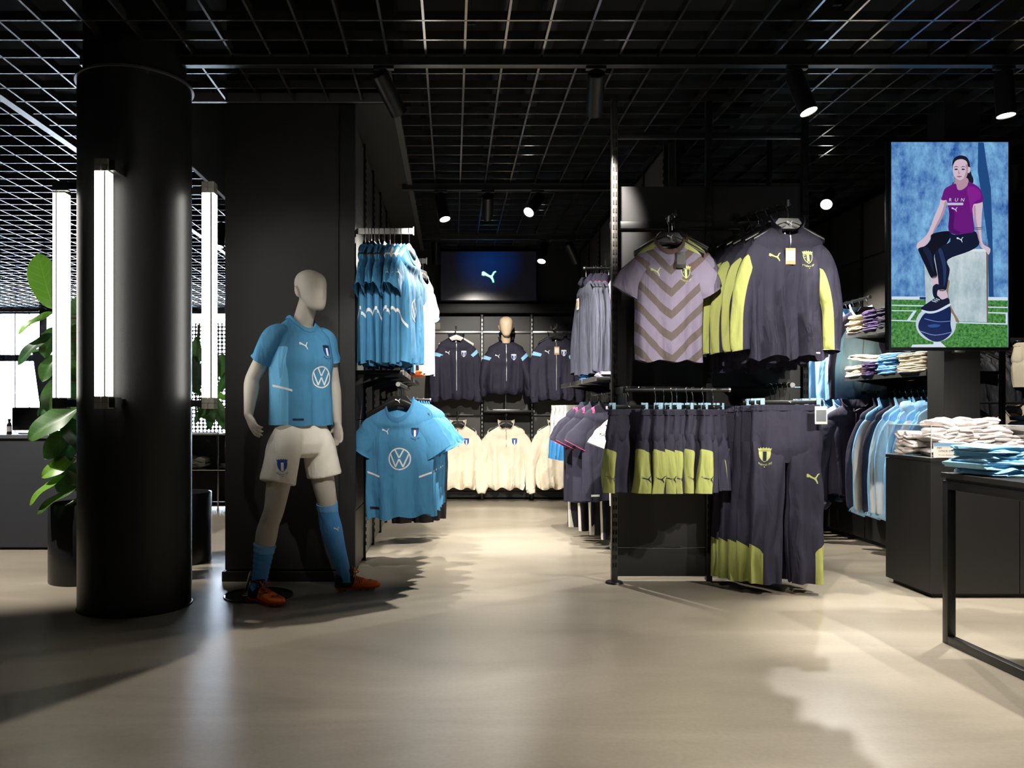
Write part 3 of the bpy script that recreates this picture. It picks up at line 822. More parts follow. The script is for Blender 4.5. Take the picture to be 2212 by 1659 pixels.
def head_geo(M):
    tab = [(0,.020,-.082,-.045),(.010,.034,-.094,-.030),(.03,.047,-.101,.004),(.06,.060,-.102,.045),(.09,.068,-.101,.078),(.12,.0735,-.099,.094),(.15,.077,-.097,.101),(.175,.0755,-.090,.099),(.197,.068,-.074,.088),(.213,.054,-.052,.070),(.224,.036,-.028,.046),(.2295,.018,-.008,.028),(.231,.004,.006,.014)]
    T = smooth_path(tab, 3); rings = []; n = 40
    for z, hw, f, b in T:
        c = (f+b)/2; hd = (b-f)/2; r = []
        for j in range(n):
            th = 2*PI*j/n; s = math.sin(th); cx = math.cos(th)
            ex = .78 if s < 0 else 1.0
            y = c + hd*math.copysign(abs(s)**ex, s); x = hw*math.copysign(abs(cx)**.95, cx)
            if s < -.5:  # soft nose ridge and brow
                y -= .010*math.exp(-((z-.085)/.022)**2)*math.exp(-(x/.012)**2) - .004*math.exp(-((z-.115)/.012)**2)*math.exp(-((abs(x)-.03)/.014)**2)
            r.append((x, y, z))
        rings.append(r)
    h = MB().loft(rings, True, True)
    for s in (-1, 1):   # ears
        e = []
        for i in range(7):
            a = i/6; z = .072 + .062*a; w = .015*math.sin(PI*min(1, a*.9+.08))**.6
            e.append([(s*(.066 + .018*a**.5 + .007*math.cos(th)), .018 + .010*a + w*1.15*math.sin(th), z) for th in [2*PI*j/10 for j in range(10)]])
        h.loft(e, True, True)
    return h.xf(M)
def finger(mb, base, d, nrm, L, r, curl):
    P = [Vector(base)]; d = Vector(d).normalized(); nrm = Vector(nrm).normalized(); a = curl*.25
    for k, q in enumerate((.42, .33, .25)):
        dd = d*math.cos(a) + nrm*math.sin(a); P.append(P[-1] + dd*L*q); a += curl
    mb.tube(smooth_path([tuple(p) for p in P], 3), [r, r*1.0, r*.98, r*.97, r*.95, r*.93, r*.9, r*.86, r*.8, r*.5], 10)
def hand(mb, wrist, tip, palm_n, thumb_side, curl=.45, scale=1.):
    w = Vector(wrist); d = (Vector(tip)-w).normalized(); n = Vector(palm_n); n = (n - d*n.dot(d)).normalized(); wd = d.cross(n)*thumb_side
    pl = .085*scale
    mb.tube([w - d*.015, w+d*.01, w+d*.035, w+d*.065, w+d*pl], [(.024*scale,.019*scale),(.027*scale,.018*scale),(.036*scale,.015*scale),(.040*scale,.014*scale),(.036*scale,.010*scale)], 16, hint=n)
    for i, (o, L) in enumerate(((.029,.068),(.010,.078),(-.010,.073),(-.029,.058))):
        finger(mb, w + d*(pl-.012) + wd*o*scale, d + wd*o*1.2, n, L*scale, .0082*scale, curl + .06*i)
    finger(mb, w + d*.022 + wd*.024*scale, d*.75 + wd*.75 + n*.35, n - wd*.4, .072*scale, .0098*scale, .3)

MB_ = Vector((-.86, 4.56, 0))
TM = Matrix.Translation(-MB_)
man = thing('mannequin', 'grey faceless mannequin striding in sky blue kit and orange boots', 'mannequin', MB_)
NK = Vector((-.857, 4.590, 0)); TH = math.radians(46)
Fv = Vector((math.sin(TH), -math.cos(TH), 0)); Rv = Vector((-math.cos(TH), -math.sin(TH), 0))
J = dict(shR=NK + Rv*.165 + Vector((0,0,1.485)), elR=Vector((-1.115,4.52,1.225)), wrR=Vector((-1.112,4.42,1.020)), tpR=Vector((-1.035,4.345,.905)),
         shL=NK - Rv*.165 + Vector((0,0,1.485)), elL=Vector((-.700,4.745,1.215)), wrL=Vector((-.665,4.70,.975)), tpL=Vector((-.652,4.68,.80)),
         hipR=Vector((-.907,4.49,.92)), knR=Vector((-.972,4.405,.515)), anR=Vector((-1.066,4.452,.085)),
         hipL=Vector((-.785,4.63,.92)), knL=Vector((-.722,4.66,.52)), anL=Vector((-.628,4.728,.085)))
body = MB()
HM = Matrix.Translation(Vector((-.793,4.527,1.606))) @ Matrix.Rotation(math.radians(50), 4, 'Z')
for p in head_geo(Matrix()).f: pass
hg = head_geo(HM); body.add(hg.v, hg.f)
body.tube([NK+Vector((0,0,1.44)), NK+Fv*.005+Vector((0,0,1.52)), NK+Fv*.035+Vector((0,0,1.585)), NK+Fv*.075+Vector((0,0,1.67))], [(.075,.07),(.060,.060),(.055,.058),(.052,.055)], 24, hint=Fv)
tors = [(.86,.115,.08),(.95,.120,.082),(1.05,.122,.084),(1.2,.140,.098),(1.33,.165,.115),(1.42,.165,.105),(1.48,.135,.085),(1.53,.07,.065)]
body.tube([NK*(1) + Vector((0,.0,0)) + Fv*(.012*math.sin(i)) + Vector((0,0,z)) for i, (z, a, b) in enumerate(tors)], [(a*1.0, b) for z, a, b in tors], 32, hint=Fv)
for s in 'RL':
    sh, el, wr = J['sh'+s], J['el'+s], J['wr'+s]
    pts = [sh + (NK-sh)*Vector((.35,.35,0)).length*.2*Vector((1,1,0)).normalized().length*0, sh.lerp(el,.35), sh.lerp(el,.7), el, el.lerp(wr,.25), el.lerp(wr,.6), wr]
    body.tube(smooth_path([tuple(p) for p in pts], 4), smooth_path([(.040,.040),(.044,.046),(.044,.046),(.041,.042),(.043,.042),(.034,.035),(.024,.026)], 4), 18, hint=(.3,.9,0))
    hand(body, wr, J['tp'+s], (Rv*(-1 if s == 'R' else 1)) + Fv*.15, -1 if s == 'R' else 1, .42)
    hip, kn, an = J['hip'+s], J['kn'+s], J['an'+s]; bk = -Fv*.018
    pts = [hip+Vector((0,0,.05)), hip.lerp(kn,.3), hip.lerp(kn,.7), kn + Fv*.006, kn.lerp(an,.18)+bk*.7, kn.lerp(an,.36)+bk, kn.lerp(an,.65)+bk*.5, kn.lerp(an,.9), an]
    body.tube(smooth_path([tuple(p) for p in pts], 4), smooth_path([(.066,.070),(.070,.074),(.064,.069),(.054,.058),(.053,.058),(.057,.063),(.044,.047),(.035,.038),(.034,.038)], 4), 22, hint=Fv)
    body.tube([an+Vector((0,0,.03)), an-Vector((0,0,.03))], [(.034,.04),(.03,.04)], 16)
body.xf(TM)
remesh(body, 'body', .0055, SKIN, man, 4)

# jersey
SO = NK + Vector((0,0,1.572))
ML = TM @ Matrix.Translation(SO) @ Matrix.Rotation(TH, 4, 'Z'); MLi = (Matrix.Translation(SO) @ Matrix.Rotation(TH, 4, 'Z')).inverted()
def loc(p): return tuple(MLi @ p)
def slv(s):
    sh, el = J['sh'+s], J['el'+s]; inn = NK + Vector((0,0,sh.z-.022)); e = .52 if s == 'R' else .5
    return ([loc(inn.lerp(sh,.55)), loc(inn.lerp(sh,.85)+Vector((0,0,.0))), loc(sh.lerp(el,.12)), loc(sh.lerp(el,.32)), loc(sh.lerp(el,e)), loc(sh.lerp(el,e+.10))],
            [(.042,.048),(.053,.057),(.060,.063),(.062,.066),(.064,.070),(.066,.073)])
FKIT = fabric('kit_cloth', SKY, s2l(112,188,236), s2l(240,242,243), wr=.5)
def side_panel(x, y, z): return min(abs(x) - .128 + .06*(z+.35), y + .088, -.17-z)
def side_dash(x, y, z): return .009 - abs(z + .375 + .6*(abs(x)-.17)) if (abs(x) > .125 and y < .05) else -1
CR_BLUE = lambda: crest_layers(PRN, PRB, PRW)
make_top('jersey', None, None, parent=man, M=ML, bodymat=FKIT, collarmat=FKIT, m1=side_panel, L=.605, hem=.187, chest=.187, sh=.165, neck=.074, scoop=.075, dep=.132, fold=.009, nf=2.6, seed=4, nd=.078, worn=True, sl_paths={'right': slv('R'), 'left': slv('L')}, N=96,
    prints=[('sponsor_emblem', [(EMBLEM, PRW, 0)], (.045,-.335), .062), ('cat_emblem', [([CAT], PRW, 0)], (-.068,-.165), .055), ('club_crest', CR_BLUE(), (.085,-.185), .05), ('hem_label', [([[(-.13,-.577),(-.075,-.577),(-.075,-.565),(-.13,-.565)]], PRN, 0)], (0,0), 1)])
MSD = TM @ Matrix.Translation(at(616,838,4.35)) @ Matrix.Rotation(math.radians(20), 4, 'Z')
_jb = [o for o in man.children if o.name.startswith('body') and 'm1' in o.data.attributes][0]
decal('side_dash', [[(-.048,.022),(-.048,.010),(.048,-.018),(.048,-.006)]], PRW, _jb, BVHTree.FromPolygons([v.co.copy() for v in _jb.data.vertices], [tuple(p.vertices) for p in _jb.data.polygons]), (0,0), 1, 0, .002, .015, MSD)
# shorts
sh = MB(); FSH = fabric('shorts_cloth', s2l(232,228,218), s2l(90,175,225), wr=.3)
pc = NK + Vector((0,-.014,0))
sh.tube([pc+Vector((0,0,1.03)), pc+Vector((0,0,.95)), pc+Vector((.01,0,.86)), pc+Vector((.01,0,.81)), pc+Vector((.01,0,.785))], [(.148,.096),(.158,.108),(.168,.122),(.14,.105),(.06,.05)], 48, hint=Fv, cap=True, wob=lambda t, th: .02*math.sin(7*th+3*t))
for s, h0 in (('R',.655),('L',.675)):
    hip, kn = J['hip'+s], J['kn'+s]; f = lambda z: hip + (kn-hip)*((hip.z-z)/(hip.z-kn.z))
    out = Rv*(.012 if s == 'R' else -.012)
    pts = [f(.99)*.55+pc*.45+Vector((0,0,.46)), f(.86)+out*.5, f(.78)+out, f(.71)+out, f(h0)+out]
    sh.tube(smooth_path([tuple(p) for p in pts], 5), smooth_path([(.070,.080),(.090,.106),(.090,.108),(.091,.108),(.094,.111)], 5), 40, hint=Fv, cap=True, wob=lambda t, th: (.02*math.sin(3*th+2+4*t) + .05*noise.noise((t*3+(5 if s == 'R' else 1), math.cos(th)*2, math.sin(th)*2)))*(.3+t))
so = remesh(sh.xf(TM), 'shorts', .006, FSH, man, 7); SB = bvh_of([sh])
MS = TM @ Matrix.Translation(at(608,1005,4.37)) @ Matrix.Rotation(math.radians(22), 4, 'Z')
for i, (polys, mt, lift) in enumerate(crest_layers(PRB, PRB, PRW)):
    decal('club_crest', polys, mt, so, SB, (0,0), .052, 0, .002+lift, .02, MS)
MS2 = TM @ Matrix.Translation(at(589,1036,4.40)) @ Matrix.Rotation(math.radians(22), 4, 'Z')
# socks
def sock(s, ztop, scr):
    kn, an = J['kn'+s], J['an'+s]; bk = -Fv*.018
    A = [(0,kn,.058,.063),(.18,kn.lerp(an,.18)+bk*.7,.057,.062),(.36,kn.lerp(an,.36)+bk,.061,.067),(.65,kn.lerp(an,.65)+bk*.5,.048,.051),(.9,kn.lerp(an,.9),.040,.043),(1,an,.039,.043)]
    P = smooth_path([tuple(a[1]) for a in A], 14); R = smooth_path([(a[2],a[3]) for a in A], 14)
    q = [(p, r) for p, r in zip(P, R) if p[2] <= ztop]; P = [p for p, r in q] + [tuple(an - Vector((0,0,.03)))]; R = [r for p, r in q] + [(.039,.05)]
    if scr: R = [(a*(1.03+.045*math.sin(i*1.9)+.02*math.sin(i*.7)), b*(1.03+.045*math.sin(i*1.9+.4))) for i, (a, b) in enumerate(R)]
    else: R = [(a*(1.03 if i < 8 else 1.0), b*(1.03 if i < 8 else 1.0)) for i, (a, b) in enumerate(R)]
    m = MB().tube(P, R, 28, hint=Fv); z1 = ztop - .055
    o = m.xf(TM).build('sock', FSOCKB, man, angle=80, attrs={'m1': [p.z - z1 for p in m.v]})
    return m, o
sR, _o = sock('R', .325, True); sL, soL = sock('L', .525, False)
decal('cat_emblem', [CAT], PRW, soL, bvh_of([sL]), (0,0), .035, 0, .002, .02, TM @ Matrix.Translation(at(732,1146,4.60)) @ Matrix.Rotation(math.radians(25), 4, 'Z'))
# boots
FBOOT = fabric('boot_knit', s2l(24,22,22), s2l(255,116,34), rough=.5, spec=.4, wr=.05)
def boot(heel, toe, up=.0):
    heel, toe = Vector(heel), Vector(toe); d = (toe-heel); Lf = d.length; ang = math.atan2(d.y, d.x)
    M = TM @ Matrix.Translation(heel) @ Matrix.Rotation(ang, 4, 'Z')
    t = [(0,.014,.080,.022),(.02,.026,.088,.014),(.08,.034,.100,.012),(.18,.037,.106,.012),(.28,.037,.103,.013),(.38,.039,.090,.013),(.5,.044,.073,.012),(.64,.049,.060,.011),(.78,.047,.051,.011),(.88,.040,.046,.012),(.95,.028,.040,.014),(1,.010,.030,.018)]
    T = smooth_path(t, 4); rings = []; n = 32
    for s, hw, zt, zb in T:
        c, hh = (zt+zb)/2, (zt-zb)/2; r = []
        for j in range(n):
            th = 2*PI*j/n; cs, sn = math.cos(th), math.sin(th)
            y = hw*math.copysign(abs(cs)**(.75 if sn < 0 else .95), cs)*(1 if sn < 0 else 1-.35*sn*max(0, (.55-s))); z = c + hh*math.copysign(abs(sn)**(.6 if sn < 0 else .9), sn)
            r.append((s*Lf, y, z))
        rings.append(r)
    b = MB().loft(rings, True, True)
    col = []
    for z, a, q in ((.085,.043,.032),(.10,.045,.034),(.118,.047,.036),(.122,.045,.034),(.118,.041,.030)):
        col.append([(.065+a*math.cos(2*PI*j/24)*1.1, q*math.sin(2*PI*j/24), z+.012*math.cos(2*PI*j/24)) for j in range(24)])
    b.loft(col)
    f = lambda p: p.x/Lf - .36 - .9*max(0, p.z-.03) + .02*math.sin(p.z*90)
    A = {'m1': [f(p) for p in b.v]}; bv = bvh_of([b]); o = b.xf(M).build('boot', FBOOT, man, angle=70, attrs=A)
    sole = MB(); sr = []
    for s, hw, zt, zb in T[2:-2]: sr.append([(s*Lf, y*hw*.93, z) for y, z in ((-1,zb+.008),(1,zb+.008),(1,zb-.003),(-1,zb-.003))])
    sole.loft(sr, True, True).xf(M).build('sole', mat('boot_sole', s2l(200,70,30), .3), o)
    for s, y in ((.1,.02),(.1,-.02),(.2,.022),(.2,-.022),(.55,.03),(.55,-.03),(.7,.034),(.7,-.034),(.84,.024),(.84,-.024)):
        MB().cyl((s*Lf, y), .0065, .0, .012, 10, .008).xf(M).build('stud', mat('boot_stud', s2l(190,60,40), .3), o)
    def top(s, y):
        h = bv.ray_cast(Vector((s*Lf, y, .3)), Vector((0,0,-1))); return (h[0] + Vector((0,0,.003))) if h[0] else Vector((s*Lf, y, .06))
    P = []
    for i in range(9): P.append(top(.36+.034*i, .016*(1 if i % 2 else -1)))
    MB().tube(smooth_path([tuple(p) for p in P], 3), .0026, 6).xf(M).build('lace', FORAN, o)
    for sg in (-1, 1):
        a = top(.36, 0); lp = [a, a+Vector((.01,sg*.02,.022)), a+Vector((.035,sg*.035,.016)), a+Vector((.03,sg*.02,.004)), a+Vector((.008,sg*.004,.004))]
        MB().tube(smooth_path([tuple(p) for p in lp], 4), .0024, 6).xf(M).build('lace', FORAN, o)
    for i in range(7):      # dark knit cage bars over the instep side
        for sg in (-1, 1):
            s = .36+.04*i; pts = []
            for q in range(6):
                y = sg*(.014+.006*q); p = top(s-.012*q, y); pts.append(tuple(p - Vector((0,0,.002))))
            MB().tube(pts, .0022, 5).xf(M).build('cage_bar', mat('boot_cage', s2l(24,22,22), .5), o)
    tri = MB()
    for tr in tris_of([(x*.05, z*.05) for x, z in CAT]):
        tri.add([tuple(top(.80 + z/Lf*.0 + (-z)/Lf, x) + Vector((0,0,-.0012))) for x, z in tr], [(0,1,2)])
    tri.xf(M).build('cat_emblem', mat('boot_cage', s2l(24,22,22), .5), o, smooth=False)
boot((-1.117,4.485,.003), (-.900,4.318,.003)); boot((-.683,4.708,.003), (-.427,4.795,.003))
# base plate and spigot of the mannequin
bp = MB().cyl((-1.10,4.60), .19, .001, .007, 56).xf(TM).build('base_plate', glassy('smoked_glass', (.72,.74,.74), .06), man)
rg = MB(); n = 56
rg.loft([[(-1.10+q*math.cos(2*PI*j/n), 4.60+q*math.sin(2*PI*j/n), z) for j in range(n)] for q, z in ((.189,.0),(.193,.0),(.193,.008),(.189,.008),(.189,0))])
rg.xf(TM).build('base_rim', STEELB, bp)
MB().tube([(-1.155,4.53,.005),(-1.152,4.525,.05),(-1.115,4.49,.16)], .008, 10).xf(TM).build('spigot', CHROME, man)
MB().bbox(-1.175,-1.125,4.51,4.55,.006,.03,.004).xf(TM).build('clamp', CHROME, man)
# ------------------------------------------------------------------ shop fixtures
def slots(mb, x, y, z0, z1, dx=.004, dy=.004, pitch=.05):
    z = z0
    while z < z1: mb.box(x-dx, x+dx, y-dy, y+dy, z, z+.026); z += pitch
SLOT = mat('slot_dark', s2l(6,6,6), .9)
def hrail(label, p0, p1, r=.0125, name='hanging_rail', flat=False, group=None, wallm=None):
    """rail between two points with an end stop; origin at p0"""
    p0, p1 = Vector(p0), Vector(p1); t = thing(name, label, 'rail', p0, 0, group); d = p1-p0
    if flat:
        n = Vector((-d.y, d.x, 0)).normalized()*.004; u = Vector((0,0,.018)); m = MB()
        a, b = Vector(), d
        m.add([a-n-u,a+n-u,a+n+u,a-n+u,b-n-u,b+n-u,b+n+u,b-n+u], [(0,1,2,3),(7,6,5,4),(0,4,5,1),(1,5,6,2),(2,6,7,3),(3,7,4,0)])
        m.build('bar', ALU, t, smooth=False)
        e = d.normalized()*.006
        MB().add([b-n*1.6-u*1.4,b+n*1.6-u*1.4,b+n*1.6+u*1.5,b-n*1.6+u*1.5,b+e-n*1.6-u*1.4,b+e+n*1.6-u*1.4,b+e+n*1.6+u*1.5,b+e-n*1.6+u*1.5], [(0,1,2,3),(7,6,5,4),(0,4,5,1),(1,5,6,2),(2,6,7,3),(3,7,4,0)]).build('end_stop', ALU, t, smooth=False)
    else:
        MB().tube([Vector(), d], r, 14).build('bar', STEELB, t)
        MB().tube([d-d.normalized()*.004, d+d.normalized()*.006], r*1.15, 14).build('end_stop', ALU, t)
    return t

# --- double rack in the middle
gx0, gx1, gy = .968, 2.185, 5.0
rk = thing('display_rack', 'black slotted two-bay display rack holding the lilac and navy clothes', 'rack', ((gx0+gx1)/2, gy, 0))
RT = Matrix.Translation(-Vector(rk.location))
bays = [(1.005,1.560),(1.592,2.150)]
for i, (a, b) in enumerate(bays):
    for z0, z1 in ((.03,.203),(.209,1.192),(1.198,2.165),(2.215,2.43)):
        MB().bbox(a, b, gy-.012, gy+.012, z0, z1, .002).xf(RT).build('panel', BLACKP, rk, smooth=False)
    MB().bbox(a-.01, b+.01, gy-.03, gy+.0, 2.168, 2.212, .003).xf(RT).build('cross_bar', STEELB, rk)
    MB().bbox(a-.01, b+.01, gy-.012, gy+.012, 2.725, 2.765, .003).xf(RT).build('top_bar', STEELB, rk)
def upright(x, y, z1, w=.018, foot=True):
    o = MB().bbox(x-w, x+w, y-.02, y+.02, .006, z1, .002).xf(RT).build('upright', UPR if foot else STEELB, rk)
    s = MB(); slots(s, x+w*.45, y-.0195, .1, 2.75); s.xf(RT).build('slot_row', SLOT, o, smooth=False)['kind'] = 'stuff'
    s = MB(); slots(s, x-w*.45, y-.0195, .1, 2.75); s.xf(RT).build('slot_row', SLOT, o, smooth=False)['kind'] = 'stuff'
    if foot: MB().cyl((x, y), .055, 0, .012, 32, .05).xf(RT).build('foot', STEELB, o)
upright(.985, 4.93, 2.95); upright(1.576, 4.985, 2.95, foot=False); upright(2.168, 4.985, 2.95, foot=False)
upright(1.56, 5.62, 2.95, .012, False); upright(2.2, 5.62, 2.95, .012, False)
for z in (.22, 1.2, 2.19): MB().bbox(.97,1.0,4.93,5.0,z-.02,z+.02,.002).xf(RT).build('bracket', STEELB, rk)
def waterfall(label, base, tip, n=5):
    t = thing('waterfall_arm', label, 'display arm', base); d = Vector(tip)-Vector(base)
    MB().tube([Vector(), d], (.006,.013), 8, hint=(0,0,1)).build('bar', STEELB, t)
    for i in range(n):
        p = d*((i+.6)/n); MB().tube([p+Vector((0,0,.008)), p+Vector((0,0,.03))], .004, 6).build('stud', STEELB, t)
    MB().bbox(-.012,.012,-.012,.012,-.04,.04,.002).build('bracket', STEELB, t)
    MB().tube([d, d+Vector((0,0,.035))], (.005,.012), 8).build('end_stop', ALU, t)
    return t
ARM1 = (Vector((1.385,4.97,2.245)), Vector((1.235,4.62,2.125)))
waterfall('short sloping arm carrying the lilac chevron shirts', *ARM1)
ARM2 = (Vector((1.74,4.97,2.215)), Vector((1.865,4.50,2.185)))
waterfall('sloping arm carrying the navy zip tops', *ARM2)

# lilac chevron shirts
chev_m = lambda x, y, z: z - .95*abs(x) + .34
def sh_lime(x, y, z): return .028 - abs(z + .028 + .36*(x-.06)) if (x > .075 and z > -.13) else -1
def body_shoulder(x, y, z): return .030 - abs(z + .020 + .36*(abs(x)-.06)) if (abs(x) > .082 and z > -.13) else -1
FCH = fabric('lilac_chevron_body', LILAC, s2l(90,80,77), LIME, period=.127, band=(0,.40))
FCHS = fabric('lilac_chevron_sleeve', LILAC, s2l(94,78,74))
CRL = crest_layers(PRL, PRN, PRL)
for i, (f, lb) in enumerate(((1.0,'front lilac shirt with brown chevrons on the rack, swing ticket at the collar'), (.68,'second lilac shirt hanging behind the chevron front one'), (.42,'third lilac shirt, hindmost on the sloping arm'))):
    hp = ARM1[0].lerp(ARM1[1], f) + Vector((0,0,.028)); rz = math.radians([4,-3,2][i])
    hanger(['hanger with cat emblem in the front lilac chevron shirt','black hanger in the second lilac shirt','black hanger in the hindmost lilac shirt'][i], hp, rz, 'black', 'hangers of the lilac shirts', logo=True, hk=.10)
    pr = [('cat_emblem', [([CAT], PRL, 0)], (-.085,-.195), .062), ('club_crest', crest_layers(PRL, PRN, PRL), (.088,-.195), .056)] if i == 0 else []
    make_top('shirt', lb, 'shirt', hp + Vector((.0,0,-.122)), rz, 'lilac chevron shirts on the rack', bodymat=FCH, sleevemat=FCHS, collarmat=fabric('brown_rib', s2l(92,72,67)), m1=chev_m, m2=body_shoulder,
             sm1=lambda x, y, z, t, th: .22 - t, L=.70, hem=.198, chest=.202, sh=.19, neck=.085, scoop=.085, dep=.034, fold=.018, nf=2.5, seed=11+i, sleeve='short', spread=.0, prints=pr, ticket=(.055,-.085,TAGB,TAGB) if i == 0 else None)

# navy zip tops with lime sleeve stripe
lime_sl = lambda x, y, z, t, th: .75 - abs((th - (2*PI-.75) + PI) % (2*PI) - PI) - max(0, .30-t)*7
for i in range(5):
    f = 1 - i*.18; hp = ARM2[0].lerp(ARM2[1], f) + Vector((0,0,.02)); rz = math.radians([3,6,-4,5,0][i])
    hanger(ORD[i]+' black hanger from the front on the arm of navy zip tops', hp, rz, 'black', 'hangers of the navy zip tops', logo=True, hk=.10)
    pr = [('cat_emblem', [([CAT], PRL, 0)], (-.085,-.185), .062), ('club_crest', crest_layers(PRL, PRN, PRL), (.10,-.185), .056), ('hem_label', [([[(.145,-.715),(.175,-.715),(.175,-.707),(.145,-.707)]], PRW, 0)], (0,0), 1)] if i == 0 else []
    make_top('zip_top', ['front navy zip top with lime sleeve stripe and price ticket','second navy zip top from the front on the rack arm','third navy zip top from the front on the rack arm','fourth navy zip top from the front on the rack arm','hindmost navy zip top on the rack arm'][i], 'zip top', hp + Vector((-.005,0,-.125-.006*i)), rz, 'navy zip tops on the rack', bodymat=FNAVY, sleevemat=FNAVYL, collar='stand', sm1=lime_sl,
             L=.74+.012*i, hem=.225, chest=.222, sh=.20, neck=.08, scoop=.06, dep=.036, fold=.034, nf=3.2, seed=21+i, sleeve='long', slen=.70, spread=.015+.012*i, zipper=.20 if i == 0 else 0, prints=pr, ticket=(.0,-.135,CARD,TAGW) if i == 0 else None)

# shorts on the short straight rail
hrail('short straight steel rail holding the navy shorts', (1.0,4.70,1.17), (1.605,4.70,1.17), .013)
MB().bbox(.99,1.02,4.70,4.93,1.15,1.19,.003).xf(RT).build('rail_bracket', STEELB, rk); MB().bbox(1.0,1.012,4.70,4.99,1.02,1.19,.002).xf(RT).build('rail_bracket', STEELB, rk)
def shorts_mask(x, y, z): return min(x - .135 + .12*(z+.34), -.215 - .5*(.19-x) - z)
SX = [1358,1416,1434,1452,1462,1484,1497,1519,1540]; SR = [28,46,58,40,52,44,30,36,50]
for i, px in enumerate(SX):
    X = (px-977)/1750*4.70; rz = math.radians(SR[i]); hp = Vector((X,4.70,1.183))
    clip_hanger(ORD[i]+' clip hanger from the left on the shorts rail', hp, rz, 'clip hangers of the navy shorts')
    make_legs('shorts', ORD[i]+' pair of navy and lime shorts from the left on the short rail', 'shorts', hp + Vector((.0,0,-.125)), rz, 'navy shorts on the short rail', FNAVYL, shorts_mask,
              [('cat_emblem', [([CAT], PRN, 0)], (-.165,-.395), .05)] , L=.475, waist=.14, hip=.165, hemw=.082, dep=.040, crotch=.2, gap=.012, fold=.013, seed=40+i, flare=.014, ticket=(-.02,-.045,CARD,TAGW) if i == 1 else None)

# track trousers
hrail('rail end carrying the navy track trousers', (1.93,4.98,1.195), (1.93,4.60,1.195), .0125)
tr_mask = lambda x, y, z: min(x - .150, -.80 + .55*(x-.20) - z)
TRZ = [0,-6,7,-3,4]; TRX = [1.905,1.86,1.82,1.795,1.76]
for i in range(5):
    hp = Vector((1.93,4.635+.07*i,1.209)); rz = math.radians(TRZ[i])
    clip_hanger(ORD[i]+' clip hanger from the front on the track trouser rail', hp, rz, 'clip hangers of the track trousers', .38)
    pr = [('club_crest', crest_layers(PRL, PRL, PRN), (-.135,-.285), .062), ('cat_emblem', [([CAT], PRL, 0)], (.135,-.42), .075)] if i == 0 else []
    make_legs('track_trousers', ['front navy track trousers with lime ankles, crest and white ticket','second navy track trousers from the front, lime ankles','third navy track trousers from the front, lime ankles','fourth navy track trousers from the front, lime ankles','hindmost navy track trousers with lime ankles'][i], 'trousers', hp + Vector((-.02-.028*i if i else -.02,0,-.125-.003*i)), rz, 'navy track trousers on the rack', FNAVYL, tr_mask, pr,
              L=1.02, waist=.195, hip=.205, hemw=.088, dep=.040, crotch=.30, gap=.022, fold=.014, seed=60+i, flare=.01+.03*(i>0), ticket=(.165,-.01,TAGW,ALU) if i == 0 else None)

# --- left wall fixture of the alcove
def wall_units(name, label, x, side, ys, base_mat, z0=.02):
    t = thing(name, label, 'wall rack', (x, ys[0], 0)); M = Matrix.Translation((-x, -ys[0], 0)); s = side
    for a, b in zip(ys, ys[1:]):
        for za, zb in ((z0,.40),(.406,.985),(.991,1.60),(1.606,2.40),(2.406,2.90)):
            MB().bbox(min(x,x+s*.016), max(x,x+s*.016), a+.018, b-.018, za, zb, .002).xf(M).build('panel', base_mat, t, smooth=False)
    for a in ys:
        u = MB().bbox(min(x,x+s*.03), max(x,x+s*.03), a-.014, a+.014, 0, 2.93, .002).xf(M).build('upright', STEELB, t)
        q = MB(); slots(q, x+s*.03, a, .1, 2.8); q.xf(M).build('slot_row', SLOT, u, smooth=False)['kind'] = 'stuff'
    return t
LP = mat('black_panel_lit', s2l(74,71,66), .5, var=.08)  # same black panel, strong lamp light put into a lighter colour
LYS = [5.09, 5.72, 6.35, 6.98, 7.61, 8.24, 8.87, 9.5]
wall_units('wall_rack', 'black slotted wall rack down the left side of the alcove', -.64, 1, LYS, LP)
wall_units('wall_rack', 'black slotted wall rack down the right side of the alcove', 1.52, -1, [5.72,6.35,6.98,7.61,8.24,8.87,9.5], LP)
struct(MB().box(1.52,1.60,5.68,9.62,0,2.93).build('wall_divider', BLACKW, smooth=False))
def shelf(label, x0, x1, y0, y1, z, front='-x', group=None, m=None):
    t = thing('shelf', label, 'shelf', ((x0+x1)/2, (y0+y1)/2, z), 0, group); M = Matrix.Translation(-Vector(t.location))
    MB().bbox(x0,x1,y0,y1,z-.022,z,.002).xf(M).build('board', m or STEELB, t)
    for yy in (y0+.01, y1-.014) if front in ('-x','+x') else ():
        xa, xb = (x0+.06, x1) if front == '-x' else (x0, x1-.06)
        MB().add([(xa,yy,z-.022),(xb,yy,z-.022),(xb if front == '-x' else xa,yy,z-.10),(xa,yy+.004,z-.022),(xb,yy+.004,z-.022),(xb if front == '-x' else xa,yy+.004,z-.10)], [(0,1,2),(5,4,3),(0,3,4,1),(1,4,5,2),(2,5,3,0)]).xf(M).build('bracket', STEELB, t, smooth=False)
    fx = x0 if front == '-x' else x1
    MB().bbox(fx-.003,fx+.003,y0,y1,z-.03,z+.004,.001).xf(M).build('front_lip', ALU, t, smooth=False)
    return t
for i, (a, b) in enumerate(zip(LYS[:4], LYS[1:5])):
    shelf(ORD[i]+' black shelf from the front on the left alcove wall', -.625, -.31, a+.02, b-.02, 1.305, '+x', 'left alcove shelves')
